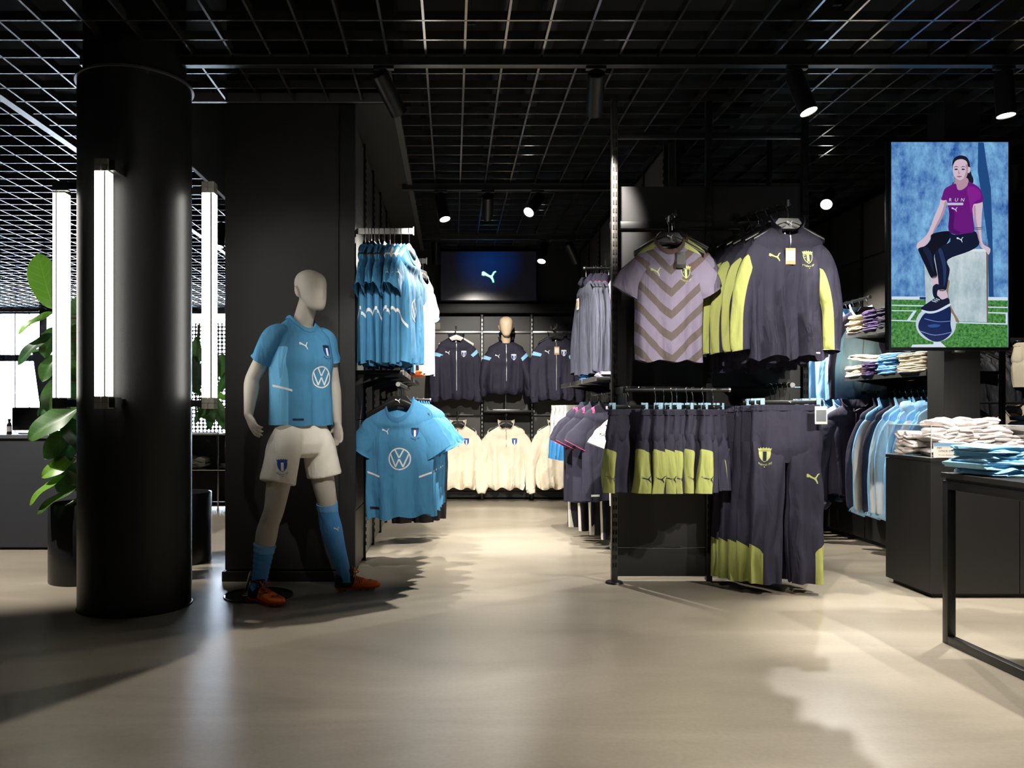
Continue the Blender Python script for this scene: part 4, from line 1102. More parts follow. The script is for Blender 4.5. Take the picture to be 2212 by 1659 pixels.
# light blue match shirts on the upper arm
hrail('flat steel arm holding the light blue match shirts', (-.625,5.17,2.195), (-.25,5.17,2.195), flat=True)
jd = lambda x, y, z: (z + .44 + .45*(abs(x)-.19)) + (5 if abs(x) < .15 else 0)
FJ = fabric('match_shirt_cloth', SKY, s2l(238,241,243), period=10, band=(0,.0020))
DASH = [('side_dash', [([[(-.205,-.435),(-.205,-.447),(-.125,-.475),(-.125,-.463)],[(.205,-.435),(.205,-.447),(.125,-.475),(.125,-.463)]], PRW, 0)], (0,0), 1)]
JPX = [789,797.5,803,809.5,819,831,843,853,867,884]
for i, px in enumerate(JPX):
    X = (px-977)/1750*5.17; rz = math.radians([88,84,92,86,90,84,88,83,80,74][i]); hp = Vector((X,5.17,2.211))
    hanger(ORD[i]+' hanger from the wall on the arm of light blue shirts', hp, rz, 'white' if i > 5 else 'black', 'hangers of the light blue shirts', hk=.10, width=.38)
    last = i == len(JPX)-1
    pr = [('sponsor_emblem', [(EMBLEM, PRW, 0)], (0,-.40), .075)] if last else []
    pr += [('sleeve_mark', [([CAT], PRW, 0)], (-.275,-.20), .05, .6)] if i > 5 else []
    make_top('match_shirt', (ORD[i]+' light blue match shirt from the wall on the upper left arm') if not last else 'outermost light blue match shirt on the upper left arm, round neck showing', 'shirt', hp + Vector((0,0,-.125)), rz, 'light blue match shirts on the upper left arm', bodymat=FJ, sleevemat=FSKY, collarmat=fabric('shaded_blue_rib', s2l(64,124,168)), m1=(lambda x, y, z, q=[0,.03,-.01,.01,.0,.02,-.005,.015,0,.01][i]: z + .42 + q + .9*(x+.23) if x < -.12 else 5 + z),  # collar is the same sky blue, rim shading put into its colour
             L=.735+.01*(i%3), hem=.235, chest=.235, sh=.20, scoop=.10, dep=.024 if not last else .034, fold=.016, nf=2.2, seed=80+i, sleeve='short', spread=-.01+.01*(i%2), prints=pr)
# white and navy shirts on the next arm
hrail('second flat steel arm behind the light blue shirts', (-.625,6.2,2.195), (-.20,6.2,2.195), flat=True)
for i, (X, m, lb) in enumerate(((-.34,FWHITE,'white shirt hanging innermost behind the light blue match shirts'),(-.27,FNAVY,'navy shirt hanging behind the light blue match shirts'),(-.225,FWHITE,'white shirt hanging outermost behind the light blue match shirts'))):
    hp = Vector((X,6.2,2.211)); rz = math.radians([84,80,70][i]); hanger(ORD[i]+' hanger on the second left arm, behind the light blue shirts', hp, rz, 'black', hk=.10, width=.38)
    make_top('shirt', lb, 'shirt', hp+Vector((0,0,-.125)), rz, 'shirts on the second left arm', bodymat=m, sm1=(lambda x, y, z, t, th: t-.92) if m is FWHITE else None, m1=(lambda x, y, z: .012-abs(abs(x)-.225)) if m is FWHITE else None, L=.76, hem=.24, chest=.235, sh=.20, dep=.03, fold=.012, seed=95+i, sleeve='short')
o = folded_mesh(.2,.16,.05,2,7).build('folded_shirt', mat('orange_cloth', s2l(240,100,30), .7), angle=60); o.location = (-.30,6.15,1.305); o.rotation_euler = (0,0,1.5); tag(o, 'orange folded shirt on the left alcove shelf', 'folded shirt')
# blue jerseys facing out on the lower rail
hrail('lower rail of the left alcove wall holding blue jerseys', (-.34,6.3,1.215), (-.34,5.08,1.215), .0125)
BJ = [5.10,5.22,5.33,5.46,5.58,5.72,5.9]
for i, Y in enumerate(BJ):
    hp = Vector((-.34,Y,1.229)); rz = math.radians([-6,3,8,-2,5,1,6][i])
    hanger(ORD[i]+' hanger from the front on the lower left rail', hp, rz, 'black', 'hangers of the blue jerseys', logo=True, hk=.10)
    pr = [('sponsor_emblem', [(EMBLEM, PRW, 0)], (.005,-.355), .070), ('cat_emblem', [([CAT], PRW, 0)], (-.085,-.185), .048), ('club_crest', crest_layers(PRN, PRB, PRW), (.10,-.19), .046), DASH[0], ('hem_label', [([[(-.19,-.675),(-.125,-.675),(-.125,-.66),(-.19,-.66)]], PRN, 0)], (0,0), 1)] if i == 0 else ([('sleeve_badge', [(tx('MFF'), PRW, 0)], (.255,-.265), .035, -.45), DASH[0]])
    make_top('jersey', ['front blue jersey with round white emblem on the lower left rail','second blue jersey from the front on the lower left rail','third blue jersey from the front on the lower left rail','fourth blue jersey from the front on the lower left rail','fifth blue jersey from the front on the lower left rail','sixth blue jersey from the front on the lower left rail','hindmost blue jersey on the lower left rail'][i], 'jersey', hp+Vector((.01+.012*i,0,-.125)), rz, 'blue jerseys on the lower left rail', bodymat=FSKY, collarmat=fabric('shaded_blue_rib', s2l(64,124,168)),  # collar painted deeper so the neck rim looks shaded
             L=.725, hem=.215, chest=.222, sh=.205, scoop=.115, neck=.088, dep=.036, fold=.024, nf=1.8, seed=110+i, sleeve='short', spread=.0, prints=pr, drop=-.02 if i == 0 else 0)
for i in range(3):
    hp = Vector((-.34+.05*i,6.55+.12*i,1.15)); clip_hanger(ORD[i]+' clip hanger of the black trousers on the left', hp, .2, width=.30)
    make_legs('trousers', ['front','middle','hindmost'][i]+' black trousers behind the blue jerseys', 'trousers', hp+Vector((.02,0,-.125)), .2, 'black trousers on the left alcove wall', FBLK, None, L=.88, waist=.17, hip=.19, hemw=.08, dep=.04, seed=130+i)
hrail('rail end of the black trousers on the left alcove wall', (-.60,6.67,1.137), (-.18,6.67,1.137))

# --- back wall of the alcove
bw = thing('wall_rack', 'black panelled wall rack across the back of the alcove', 'wall rack', (.35, 9.55, 0)); BM = Matrix.Translation(-Vector(bw.location))
BXS = [-.62,-.232,.350,.937,1.505]
for a, b in zip(BXS, BXS[1:]):
    for z0, z1 in ((.03,.10),(.106,.985),(.991,1.955),(1.961,2.16)):
        MB().bbox(a+.02,b-.02,9.54,9.56,z0,z1,.002).xf(BM).build('panel', LP if z1 < 2.1 and z0 > .1 else BLACKP, bw, smooth=False)  # middle panels take the lighter colour with lamp light painted in
    MB().bbox(a+.01,b-.01,9.515,9.54,1.958,1.985,.003).xf(BM).build('cross_bar', ALU, bw)
    MB().bbox(a+.01,b-.01,9.515,9.54,.985,1.005,.003).xf(BM).build('cross_bar', STEELB, bw)
for a in BXS:
    u = MB().bbox(a-.016,a+.016,9.52,9.56,0,2.2,.002).xf(BM).build('upright', STEELB, bw); q = MB(); slots(q, a, 9.52, .1, 2.15, .005); q.xf(BM).build('slot_row', ALU, u, smooth=False)['kind'] = 'stuff'
MB().bbox(-.62,1.505,9.46,9.56,2.19,2.30,.004).xf(BM).build('header_beam', BLACK, bw)
MB().bbox(-.22,-.14,9.52,9.535,2.0,2.085,.002).xf(BM).build('sign_plate', mat('dim_card', s2l(120,118,112), .6), bw)
jk_band = lambda x, y, z, t, th: .035 - abs(t - .22 - .03*math.cos(th*1.0))
CRB = lambda: crest_layers(PRW, PRB, PRW, False)
def jacket(label, loc, rz, seed, L=.66, parent=None, M=None, worn=False, **kw):
    return make_top('track_jacket', label, 'jacket', loc, rz, 'navy track jackets on the back wall', bodymat=FNAVY, sleevemat=FNAVYB, collar='stand', sm1=jk_band, hemrib=FNAVY, cuff=FNAVY, L=L, hem=.215, chest=.23, sh=.205, neck=.082 if not worn else .074, nd=.038 if not worn else .07, scoop=.075 if not worn else .03, dep=.04 if not worn else .11, fold=.022, seed=seed, sleeve='long', slen=L+.03, zipper=L-.08,
             prints=[('cat_emblem', [([CAT], PRW, 0)], (-.10,-.18), .055), ('club_crest', CRB(), (.085,-.19), .055)], parent=parent, M=M, **kw)
def wall_hook(label, X, Y, Z, tip):
    return waterfall(label, (X,9.53,Z+.02), (X,tip,Z), 2)
wall_hook('small arm holding the left navy jacket', .045, 9.3, 1.985, 9.28); hanger('hanger of the left navy jacket on the back wall', (.045,9.3,2.005), 0, 'white', hk=.09); jacket('open navy track jacket hanging left on the back wall', (.045,9.3,1.89), .05, 140)
wall_hook('sloping arm holding the two right navy jackets', 1.17, 9.3, 1.985, 9.05)
for i, (X, Y) in enumerate(((1.165,9.10),(1.215,9.22))):
    hanger(['front','rear'][i]+' hanger of the right navy jackets on the back wall', (X,Y,2.0), .1*i, 'black', hk=.09); jacket(['navy track jacket with card ticket hanging right on the back wall','rear navy track jacket hanging right on the back wall'][i], (X,Y,1.885), [-.04,.1][i], 142+i, ticket=(.005,-.12,CARD,TAGW) if i == 0 else None)
# bust mannequin
bm_ = thing('bust_mannequin', 'bust mannequin with bare beige head in navy track jacket on the back wall', 'mannequin', (.616,9.30,1.055)); BT = Matrix.Translation(-Vector(bm_.location))
bb = head_geo(Matrix.Translation((.616,9.29,1.895)) @ Matrix.Scale(1.02,4))
bb.tube([(.616,9.33,1.74),(.616,9.325,1.84),(.616,9.305,1.92)], [(.07,.065),(.056,.056),(.055,.055)], 20)
bb.tube([(.616,9.33,1.25),(.616,9.33,1.5),(.616,9.33,1.70),(.616,9.33,1.78),(.616,9.33,1.83)], [(.12,.07),(.13,.075),(.13,.07),(.09,.05),(.06,.048)], 28)
remesh(bb.xf(BT), 'body', .009, mat('bust_paint', s2l(214,190,160), .6), bm_, 3)
MB().tube([(.616,9.33,1.06),(.616,9.33,1.3)], .009, 10).xf(BT).build('pole', CHROME, bm_)
MB().bbox(.46,.77,9.24,9.42,1.055,1.062,.002).xf(BT).build('base', ALU, bm_)
jacket(None, None, 0, 150, L=.56, parent=bm_, M=BT @ Matrix.Translation((.616,9.33,1.85)), worn=True)
shelf('narrow shelf carrying the bust mannequin', .36, .93, 9.20, 9.53, 1.053, 'none')
# cream quarter zips
for i, X in enumerate((.065,.618,1.185)):
    lb = ['left','middle','right'][i]
    wall_hook(lb+' small arm holding a cream quarter zip', X, 9.3, .985, 9.29)
    hanger(lb+' hanger of the cream quarter zips on the back wall', (X,9.31,1.005), [.03,0,.1][i], 'black', hk=.085)
    make_top('quarter_zip', lb+' cream quarter zip sweatshirt low on the back wall', 'sweatshirt', (X,9.31,.895), [.05,-.03,.12][i], 'cream quarter zips on the back wall', bodymat=FCREAM, collar='stand', hemrib=FCREAM, cuff=FCREAM, L=.69, hem=.225, chest=.24, sh=.215, neck=.08, scoop=.085, dep=.045, fold=.032, nf=2.6, seed=160+i, sleeve='long', slen=.74, zipper=.22, spread=.03,
             prints=[('club_crest', crest_layers(PRB, PRB, PRW, False), (.095,-.20), .06)])
# --- right wall of the alcove
hrail('flat steel arm holding dark tops with pink necks', (1.50,6.45,2.185), (1.05,6.45,2.185), .012)
pink_n = lambda x, y, z: min(.007 - abs(abs(x) - .10), y) if z > -.06 else -1
for i, px in enumerate((1266,1282,1287,1291,1298,1301)):
    X = (px-977)/1750*6.45; rz = math.radians([-80,-92,-88,-94,-86,-90][i]); hp = Vector((X,6.45,2.199)); hanger(ORD[i]+' hanger from the aisle on the arm of dark pink-necked tops', hp, rz, 'black', 'hangers of the dark tops', hk=.10, width=.38)
    make_top('training_top', ORD[i]+' dark training top with pink neck from the aisle, upper right arm', 'training top', hp+Vector((0,0,-.125)), rz, 'dark training tops on the upper right arm', bodymat=fabric('slate_cloth', s2l(82,84,98), s2l(235,70,120)), m1=pink_n, collarmat=FNAVY, collar='stand', L=.74, hem=.235, chest=.235, sh=.20, scoop=.05, dep=.028, fold=.012, seed=170+i, sleeve='long', slen=.72, ticket=(-.1,-.12,TAGW,CARD) if i == 0 else None)
for i, (X, Y) in enumerate(((1.215,6.30),(1.245,6.33))):
    hp = Vector((X,6.45,2.199)); rz = math.radians([-62,-70][i]); hanger(['outer','inner'][i]+' hanger of the pale lilac shirts on the upper right arm', hp, rz, 'black', hk=.10, width=.38)
    make_top('shirt', ['outer','inner'][i]+' pale lilac shirt with pink sleeve hems on the upper right arm', 'shirt', hp+Vector((0,0,-.125)), rz, 'pale lilac shirts on the upper right arm', bodymat=FPALE, sm1=lambda x, y, z, t, th: t-.93, L=.66, hem=.22, chest=.22, sh=.2, dep=.03, fold=.012, seed=180+i, sleeve='short')
for i, (a, b) in enumerate(zip([5.74,6.37,7.0],[6.33,6.96,7.59])): shelf(ORD[i]+' shelf from the front on the right alcove wall', 1.02, 1.49, a, b, 1.29, '-x', 'right alcove shelves')
stack('folded_shirt', lambda i, n: nth(i,n)+' light blue folded shirt on the right alcove shelf', 'folded shirt', (1.14,6.6,1.29), -PI/2, [FLB]*3, .24, .2, .022, 'light blue folded shirts on the right alcove shelf', seed=3)
stack('folded_shirt', lambda i, n: nth(i,n)+' pinkish folded shirt on the right alcove shelf', 'folded shirt', (1.20,6.1,1.29), -PI/2, [FPALE,FPALE], .24, .22, .024, 'pinkish folded shirts on the right alcove shelf', seed=4)
hrail('lower rail holding dark shirts on the right alcove wall', (1.36,7.9,1.205), (1.36,5.75,1.205), .0125)
pk = lambda x, y, z, t, th: t - .93
hp = Vector((1.33,5.72,1.219)); hanger('front hanger on the lower right alcove rail', hp, .1, 'black', hk=.09)
FWP = fabric('white_print_cloth', s2l(238,236,222), s2l(72,70,66))
make_top('shirt', 'white shirt with black lettering on its sleeve behind the rack post', 'shirt', hp+Vector((0,0,-.115)), .10, bodymat=FWP, sm1=lambda x, y, z, t, th: t-.90, L=.72, hem=.225, chest=.225, sh=.20, dep=.036, fold=.01, seed=190, sleeve='short', spread=.02, sl_rad=1.1,
    prints=[('sleeve_print', [([CAT], PRN, 0)], (-.235,-.16), .045, .5), ('sleeve_print', [(tx('KAX'), PRN, 0)], (-.275,-.235), .032, -.3), ('sleeve_print', [(tx('TAC'), PRN, 0)], (-.20,-.275), .04, -.25), ('sleeve_print', [([CAT], PRN, 0)], (-.19,-.145), .045, .5)])
for i, Y in enumerate((5.98,6.12,6.3,6.5,6.7)):
    hp = Vector((1.36,Y,1.219)); rz = [.16,.10,.2,.05,.12][i]; hanger(ORD[i]+' hanger of the navy pink-trimmed shirts on the lower right rail', hp, rz, 'white' if i == 0 else 'black', hk=.09)
    X = [1.145,1.10,1.07,1.09,1.12][i]
    make_top('shirt', ORD[i]+' navy shirt with pink sleeve hems from the front, lower right rail', 'shirt', Vector((X+.02,Y,1.105)), rz, 'navy pink-trimmed shirts on the lower right rail', bodymat=FNAVYP, sm1=pk, m1=lambda x, y, z: .010-abs(abs(x)-.135) if z > -.075 else -1, L=.72+.02*i, hem=.22, chest=.22, sh=.20, dep=.032, fold=.012, seed=195+i, sleeve='short',
        prints=[('cat_emblem', [([CAT], PRP, 0)], (-.07,-.19), .055), ('hem_label', [([[(-.16,-.685),(-.09,-.685),(-.09,-.67),(-.16,-.67)]], PRW, 0)], (0,0), 1)] if i == 0 else [])
FSTR = fabric('striped_trouser_cloth', s2l(40,40,46), s2l(225,222,214))
for i in range(4):
    hp = Vector((1.36,6.9+.13*i,1.219)); clip_hanger(ORD[i]+' clip hanger of the dark striped trousers', hp, .3, width=.30)
    make_legs('trousers', ORD[i]+' dark trousers with white side stripe under the navy shirts', 'trousers', Vector((1.27-.05*i,6.15+.22*i,.98)), .35, 'dark striped trousers on the right alcove wall', FSTR, lambda x, y, z: .012-abs(y+.01) if z < -.05 and x > .1 else -1, L=.90, waist=.16, hip=.18, hemw=.075, dep=.04, seed=205+i)
for i in range(4):
    hp = Vector((1.36,7.55+.10*i,1.219)); clip_hanger(ORD[i]+' clip hanger of the white shorts on the right', hp, .5, width=.30)
    make_legs('shorts', ORD[i]+' white shorts with blue trim hanging in front of the cream quarter zips', 'shorts', Vector((1.135-.03*i,7.40+.13*i,1.10)), .55+.1*i, 'white blue-trimmed shorts', FWHITE, lambda x, y, z: max(x - .175, -.465-z) if z < -.03 else -1, L=.50, waist=.14, hip=.165, hemw=.085, dep=.042, crotch=.2, flare=.01, seed=215+i)
# ------------------------------------------------------------------ right side wall of racks
FW = 3.68
wr_ = wall_units('wall_rack', 'black slotted wall rack on the right behind the wall screen', FW, -1, [6.0,6.62,7.24,7.86,8.48], LP)
WM = Matrix.Translation((-FW,-6.0,0)); MB().bbox(FW-.03,FW,5.386,5.414,0,1.75,.002).xf(WM).build('upright', STEELB, wr_)
for z in (.30,1.25,1.60,1.73): MB().bbox(FW-.026,FW-.004,5.414,5.986,z-.015,z+.015,.002).xf(WM).build('cross_bar', STEELB, wr_)
struct(MB().box(FW,FW+.10,5.96,9.62,0,2.93).build('wall_side', BLACKW, smooth=False))
cb = thing('base_cabinet', 'low black base cabinet under the right wall of jackets', 'cabinet', (3.45,6.9,0)); CM = Matrix.Translation(-Vector(cb.location))
for a in (5.42,6.42,7.42): MB().bbox(3.26,3.645,a,a+.98,.04,.27,.003).xf(CM).build('drawer_front', BLACKP, cb, smooth=False)
MB().bbox(3.30,3.645,5.44,8.4,0,.04,.002).xf(CM).build('plinth', BLACK, cb, smooth=False)
MB().bbox(3.24,3.645,5.40,8.42,.27,.285,.002).xf(CM).build('top', BLACK, cb, smooth=False)
shelf('upper black shelf with folded clothes on the right wall rack', 3.16, 3.645, 5.42, 6.50, 1.655, '-x')
shelf('lower black shelf with folded clothes on the right wall rack', 3.16, 3.645, 5.40, 6.52, 1.314, '-x')
def st(nm, Y, z, mats, w, seed, d=.40, h=.024, x=3.35, wav=.008):
    stack('folded_'+nm.split()[-1], lambda i, n: nth(i,n)+' '+nm+' in its pile on the '+('upper' if z > 1.5 else 'lower')+' right shelf', 'folded clothes', (x,Y,z), -PI/2, mats, w, d, h, nm+' pile on the '+('upper' if z > 1.5 else 'lower')+' right shelf', 2, seed, .012, wav)
st('folded beige sweater', 6.37, 1.657, [FBEIGE]*6, .21, 301, h=.025)
st('folded slate sweater', 6.14, 1.657, [FPURP]*6, .20, 302, h=.026)
st('folded black sweater', 5.93, 1.657, [FDARK]*6, .20, 303, h=.027)
st('folded black shirt', 5.70, 1.657, [FBLK]*5, .21, 304, h=.025)
st('folded cream sweater', 6.37, 1.316, [FCREAM]*3, .22, 305, h=.030)
st('folded purple sweater', 6.155, 1.316, [FPURP]*4, .18, 306, h=.026)
st('folded blue sweater', 5.91, 1.316, [FLB]*6, .25, 307, h=.026)
st('folded cream hoodie', 5.58, 1.316, [FCREAM]*5, .32, 308, h=.028)
o = folded_mesh(.44,.36,.05,2,309,wav=.012).build('folded_sweater', FCREAM, angle=60); o.location = (3.34,6.22,1.425); o.rotation_euler = (0,.10,-PI/2+.1); tag(o, 'large cream folded sweater lying across two piles on the lower right shelf', 'folded clothes')
# upper hanging tops (navy shoulders, light blue bodies) in the second bay
hrail('upper rail of the right wall rack with light blue tops', (3.40,7.6,1.975), (3.40,6.60,1.975), .0125)
for i in range(7):
    Y = 6.64 + .115*i; hp = Vector((3.40,Y,1.989)); rz = [.15,.05,.2,.1,.25,.08,.12][i]; hanger(ORD[i]+' hanger from the front on the upper right rail', hp, rz, 'black', 'hangers on the upper right rail', hk=.10)
    make_top('sports_top', ORD[i]+' light blue and charcoal track top from the front, upper right rail', 'track top', hp+Vector((-.05-.01*(i%2),0,-.125)), rz, 'light blue track tops on the upper right rail', bodymat=[FLB2,FLB][i%2], sleevemat=[FLB,FLB2][i%2], m1=lambda x, y, z: min(z+.13, .2) if True else -1, sm2=lambda x, y, z, t, th: .5-abs((th-5.2+PI)%(2*PI)-PI), sm1=lambda x, y, z, t, th: .10-t, collar='stand', hemrib=FLB2, L=.66, hem=.225, chest=.23, sh=.205, dep=.034, fold=.018, seed=320+i, sleeve='long', slen=.72, zipper=.58 if i == 0 else 0)
# lower rails
hrail('far lower rail of the right wall rack', (3.36,7.6,1.195), (3.36,6.40,1.195), .0125)
hrail('near lower rail of the right wall rack with striped jackets', (3.42,6.32,1.195), (3.42,5.42,1.195), .0125)
for i in range(9):
    Y = 6.42 + .125*i; hp = Vector((3.36,Y,1.209)); rz = [-.25,.1,.0,.12,.05,.15,.1,.0,.1][i]
    hanger(ORD[i]+' hanger from the front on the far lower right rail', hp, rz, 'black', 'hangers on the far lower right rail', hk=.09)
    m = FDARK if i == 0 else (FPURP if i == 1 else FLB2)
    make_top('track_jacket', ('charcoal jacket with raised collar hanging first on the far lower right rail' if i == 0 else 'purple jacket right behind the charcoal jacket, far lower right rail' if i == 1 else ORD[i]+' jacket from the front on the far lower right rail, light blue'), 'jacket', hp+Vector((-.17 if i == 0 else -.13-.03*(i > 2),0,-.115)), rz, 'jackets on the far lower right rail', bodymat=m, collar='stand', hemrib=m, cuff=m, L=.66, hem=.225, chest=.23, sh=.205, dep=.036, fold=.02, seed=340+i, sleeve='long', slen=.78, zipper=.5 if i < 2 else 0, scoop=.05)
stripe = lambda x, y, z, t, th: .62 - abs((th - 5.35 + PI) % (2*PI) - PI)
for i in range(11):
    Y = 5.46 + .079*i; hp = Vector((3.42,Y,1.209)); rz = [.1,.22,.05,.15,.3,.1,.2,.05,.12,.25,.1][i]
    hanger(ORD[i]+' hanger from the front on the near lower right rail', hp, rz, 'black', 'hangers on the near lower right rail', hk=.09)
    dk = i in (7,10); hd = i in (1,3)
    make_top('track_jacket', ORD[i]+(' dark jacket' if dk else ' hooded top' if hd else ' light blue jacket')+' from the front on the near lower right rail', 'jacket', hp+Vector((-.09+.01*(i%3)-(.05 if i == 8 else 0),0,-.115)), rz, 'jackets on the near lower right rail', bodymat=FDARK if dk else FLB2 if i % 3 == 0 else FLB, sleevemat=FDARK if dk else FLB, sm1=None if dk else (stripe if i in (2,5,6,8,9) else None), collar='stand', hood=hd, hemrib=FLB2, cuff=FLB2, L=.66, hem=.225, chest=.23, sh=.205, dep=.032, fold=.018, seed=360+i, sleeve='long', slen=.78, spread=.01)

# ------------------------------------------------------------------ square pillar and portrait screen
pil = struct(MB().bbox(3.098,3.325,5.10,5.285,0,3.7,.003).build('pillar', BLACKW, smooth=False))
sc_x0, sc_x1, sc_y, sc_z0, sc_z1 = 2.709, 3.431, 5.0, 1.441, 2.707
scr = thing('wall_screen', 'portrait screen showing a seated athlete in a purple shirt', 'screen', ((sc_x0+sc_x1)/2, sc_y, sc_z0)); SM = Matrix.Translation(-Vector(scr.location))
MB().bbox(sc_x0-.014, sc_x1+.014, sc_y, sc_y+.05, sc_z0-.02, sc_z1+.014, .004).xf(SM).build('housing', PLB, scr)
MB().bbox(3.12,3.30,sc_y+.05,5.10,1.9,2.3,.004).xf(SM).build('bracket', STEELB, scr)
MB().bbox(3.10,3.165,sc_y-.002,sc_y+.03,sc_z0-.032,sc_z0-.02,.002).xf(SM).build('badge', ALU, scr)
def screen_noise(name, c0, c1, scale, strength, detail=6, sz=1.0):
    m = bpy.data.materials.new(name); m.use_nodes = True; nt = m.node_tree; b = nt.nodes['Principled BSDF']; MATS[name] = m
    b.inputs['Base Color'].default_value = (.01,.01,.01,1); b.inputs['Roughness'].default_value = .25
    tc = nt.nodes.new('ShaderNodeTexCoord'); mp = nt.nodes.new('ShaderNodeMapping'); mp.inputs['Scale'].default_value = (1,1,sz); n = nt.nodes.new('ShaderNodeTexNoise'); n.inputs['Scale'].default_value = scale; n.inputs['Detail'].default_value = detail; n.inputs['Roughness'].default_value = .7
    r = nt.nodes.new('ShaderNodeValToRGB'); r.color_ramp.elements[0].position = .34; r.color_ramp.elements[1].position = .68
    r.color_ramp.elements[0].color = (*c0,1); r.color_ramp.elements[1].color = (*c1,1)
    nt.links.new(tc.outputs['Object'], mp.inputs[0]); nt.links.new(mp.outputs[0], n.inputs['Vector']); nt.links.new(n.outputs[0], r.inputs[0]); nt.links.new(r.outputs[0], b.inputs['Emission Color'])
    b.inputs['Emission Strength'].default_value = strength
    return m
ES = .8
def pic(px, py):
    u = (px - 158 + (py-88)*18/1470)/832; v = (1557-py)/1470
    return (sc_x0 + u*(sc_x1-sc_x0), sc_z0 + v*(sc_z1-sc_z0))
img = None
def layer(name, pts, m, k, smooth=True, closed=True):
    global img
    q = smooth_path(pts, 4, True) if smooth else pts
    o = decal(name, [[pic(*p) for p in q]], m, img, None, (0,0), 1, 0, .0003*k, 9, SM, sc_y - .001)
    return o
def E(name, r, g, b): return emis('screen_'+name, s2l(r,g,b), ES)
Wl = screen_noise('screen_backdrop', s2l(10,66,150), s2l(138,196,236), 9, ES, 9, .6)
Tf = screen_noise('screen_turf', s2l(24,84,38), s2l(100,165,88), 60, ES, 3)
img = MB().add([(sc_x0,sc_y-.001,sc_z0),(sc_x1,sc_y-.001,sc_z0),(sc_x1,sc_y-.001,sc_z1),(sc_x0,sc_y-.001,sc_z1)], [(0,1,2,3)]).xf(SM).build('picture', Wl, scr, smooth=False, fix=False)
R4 = lambda a,b,c,d: [(a,b),(c,b),(c,d),(a,d)]
layer('picture_turf', [(146,1205),(972,1205),(968,1557),(140,1557)], Tf, 1, False)
wh = E('white', 205,220,235)
layer('picture_shadow', [(775,90),(815,90),(835,250),(862,420),(868,700),(872,1195),(838,1195),(835,800),(800,500),(770,300)], E('shadow',30,72,128), 1, False)
layer('picture_line', [(146,1193),(972,1198),(972,1222),(146,1215)], wh, 2, False)
layer('picture_line', [(146,1252),(972,1268),(972,1276),(146,1260)], wh, 2, False); layer('picture_line', [(146,1291),(320,1293),(320,1300),(146,1298)], wh, 2, False)
layer('picture_line', [(830,1305),(970,1308),(968,1390),(955,1390),(956,1318),(830,1313)], wh, 2, False); layer('picture_line', [(143,1360),(320,1366),(320,1374),(143,1368)], wh, 2, False); layer('picture_line', [(600,1375),(968,1386),(968,1395),(600,1384)], wh, 2, False)
layer('picture_line', [(300,1298),(322,1298),(275,1366),(252,1366)], wh, 2, False); layer('picture_line', [(290,1538),(440,1535),(440,1515),(490,1518),(530,1557),(280,1557)], wh, 2, False)
layer('picture_mark', [(345,1197),(390,1197),(390,1216),(345,1215)], E('mark',30,50,110), 3, False)
layer('picture_box', [(382,960),(480,900),(700,855),(822,852),(836,872),(835,1100),(828,1378),(600,1372),(390,1290)], screen_noise('screen_box', s2l(150,172,182), s2l(205,218,222), 9, ES, 5, .5), 3, False)
layer('picture_box_edge', [(822,852),(838,800),(838,872),(828,1378),(820,1378)], E('boxedge',110,96,88), 4, False)
layer('picture_box_stain', [(545,1080),(560,1090),(548,1180),(575,1280),(625,1372),(600,1372),(560,1290),(535,1180)], E('stain',140,116,88), 4)
layer('picture_ball', [(458+143*math.cos(a*PI/10), 1390+128*math.sin(a*PI/10)) for a in range(20)], E('ball',190,205,215), 5)
layer('picture_ball_panel', [(385,1310),(470,1290),(560,1268),(562,1390),(566,1455),(500,1510),(430,1512),(350,1450),(334,1390)], E('ballnavy',16,34,84), 6)
layer('picture_ball_gloss', [(400,1400),(450,1392),(490,1398),(470,1412),(420,1416)], E('ballgloss',44,78,150), 7); layer('picture_ball_seam', [(350,1440),(450,1468),(566,1448),(566,1452),(450,1473),(350,1445)], E('ballseam',120,140,190), 7); layer('picture_ball_seam', [(385,1352),(470,1372),(560,1368),(560,1372),(470,1376),(385,1357)], E('ballseam',120,140,190), 7)
skin = E('skin',206,184,200); skd = E('skin_dark',176,140,160); hair = E('hair',26,24,40); leg_ = E('leggings',8,12,30); leg2 = E('leggings_near',14,22,48); pur = E('purple',104,22,120); pur2 = E('purple_fold',130,30,140)
layer('picture_hair', [(588,250),(600,206),(640,184),(685,192),(708,225),(716,270),(722,315),(736,350),(732,382),(700,372),(600,372),(586,396),(604,360),(594,310)], hair, 8)
layer('picture_neck', [(612,345),(690,345),(700,385),(664,428),(626,428),(608,395)], skd, 9)
layer('picture_arm', [(505,498),(543,506),(536,560),(506,640),(462,712),(432,770),(414,800),(385,832),(350,852),(328,846),(334,812),(372,780),(402,748),(430,690),(460,610),(490,545)], skin, 9)
layer('picture_arm', [(732,540),(797,514),(794,600),(788,700),(792,790),(808,825),(846,846),(850,870),(836,895),(816,862),(785,840),(770,800),(756,720),(740,640),(728,580)], skin, 9)
layer('picture_far_leg', [(440,745),(555,725),(570,760),(530,830),(470,872),(450,910),(462,990),(470,1050),(430,1062),(390,980),(350,890),(340,850),(390,830),(425,790)], leg_, 10)
layer('picture_ankle', [(430,1062),(475,1048),(484,1110),(442,1122)], skin, 10); layer('picture_shoe', [(440,1120),(478,1108),(482,1190),(460,1212),(438,1180)], leg2, 11)
layer('picture_near_leg', [(555,728),(600,752),(735,725),(765,780),(768,825),(700,870),(548,930),(560,1000),(546,1080),(530,1148),(482,1150),(478,1080),(465,980),(455,890),(485,845),(565,800)], leg2, 12)
layer('picture_ankle', [(475,1148),(530,1150),(540,1212),(475,1200)], skin, 12)
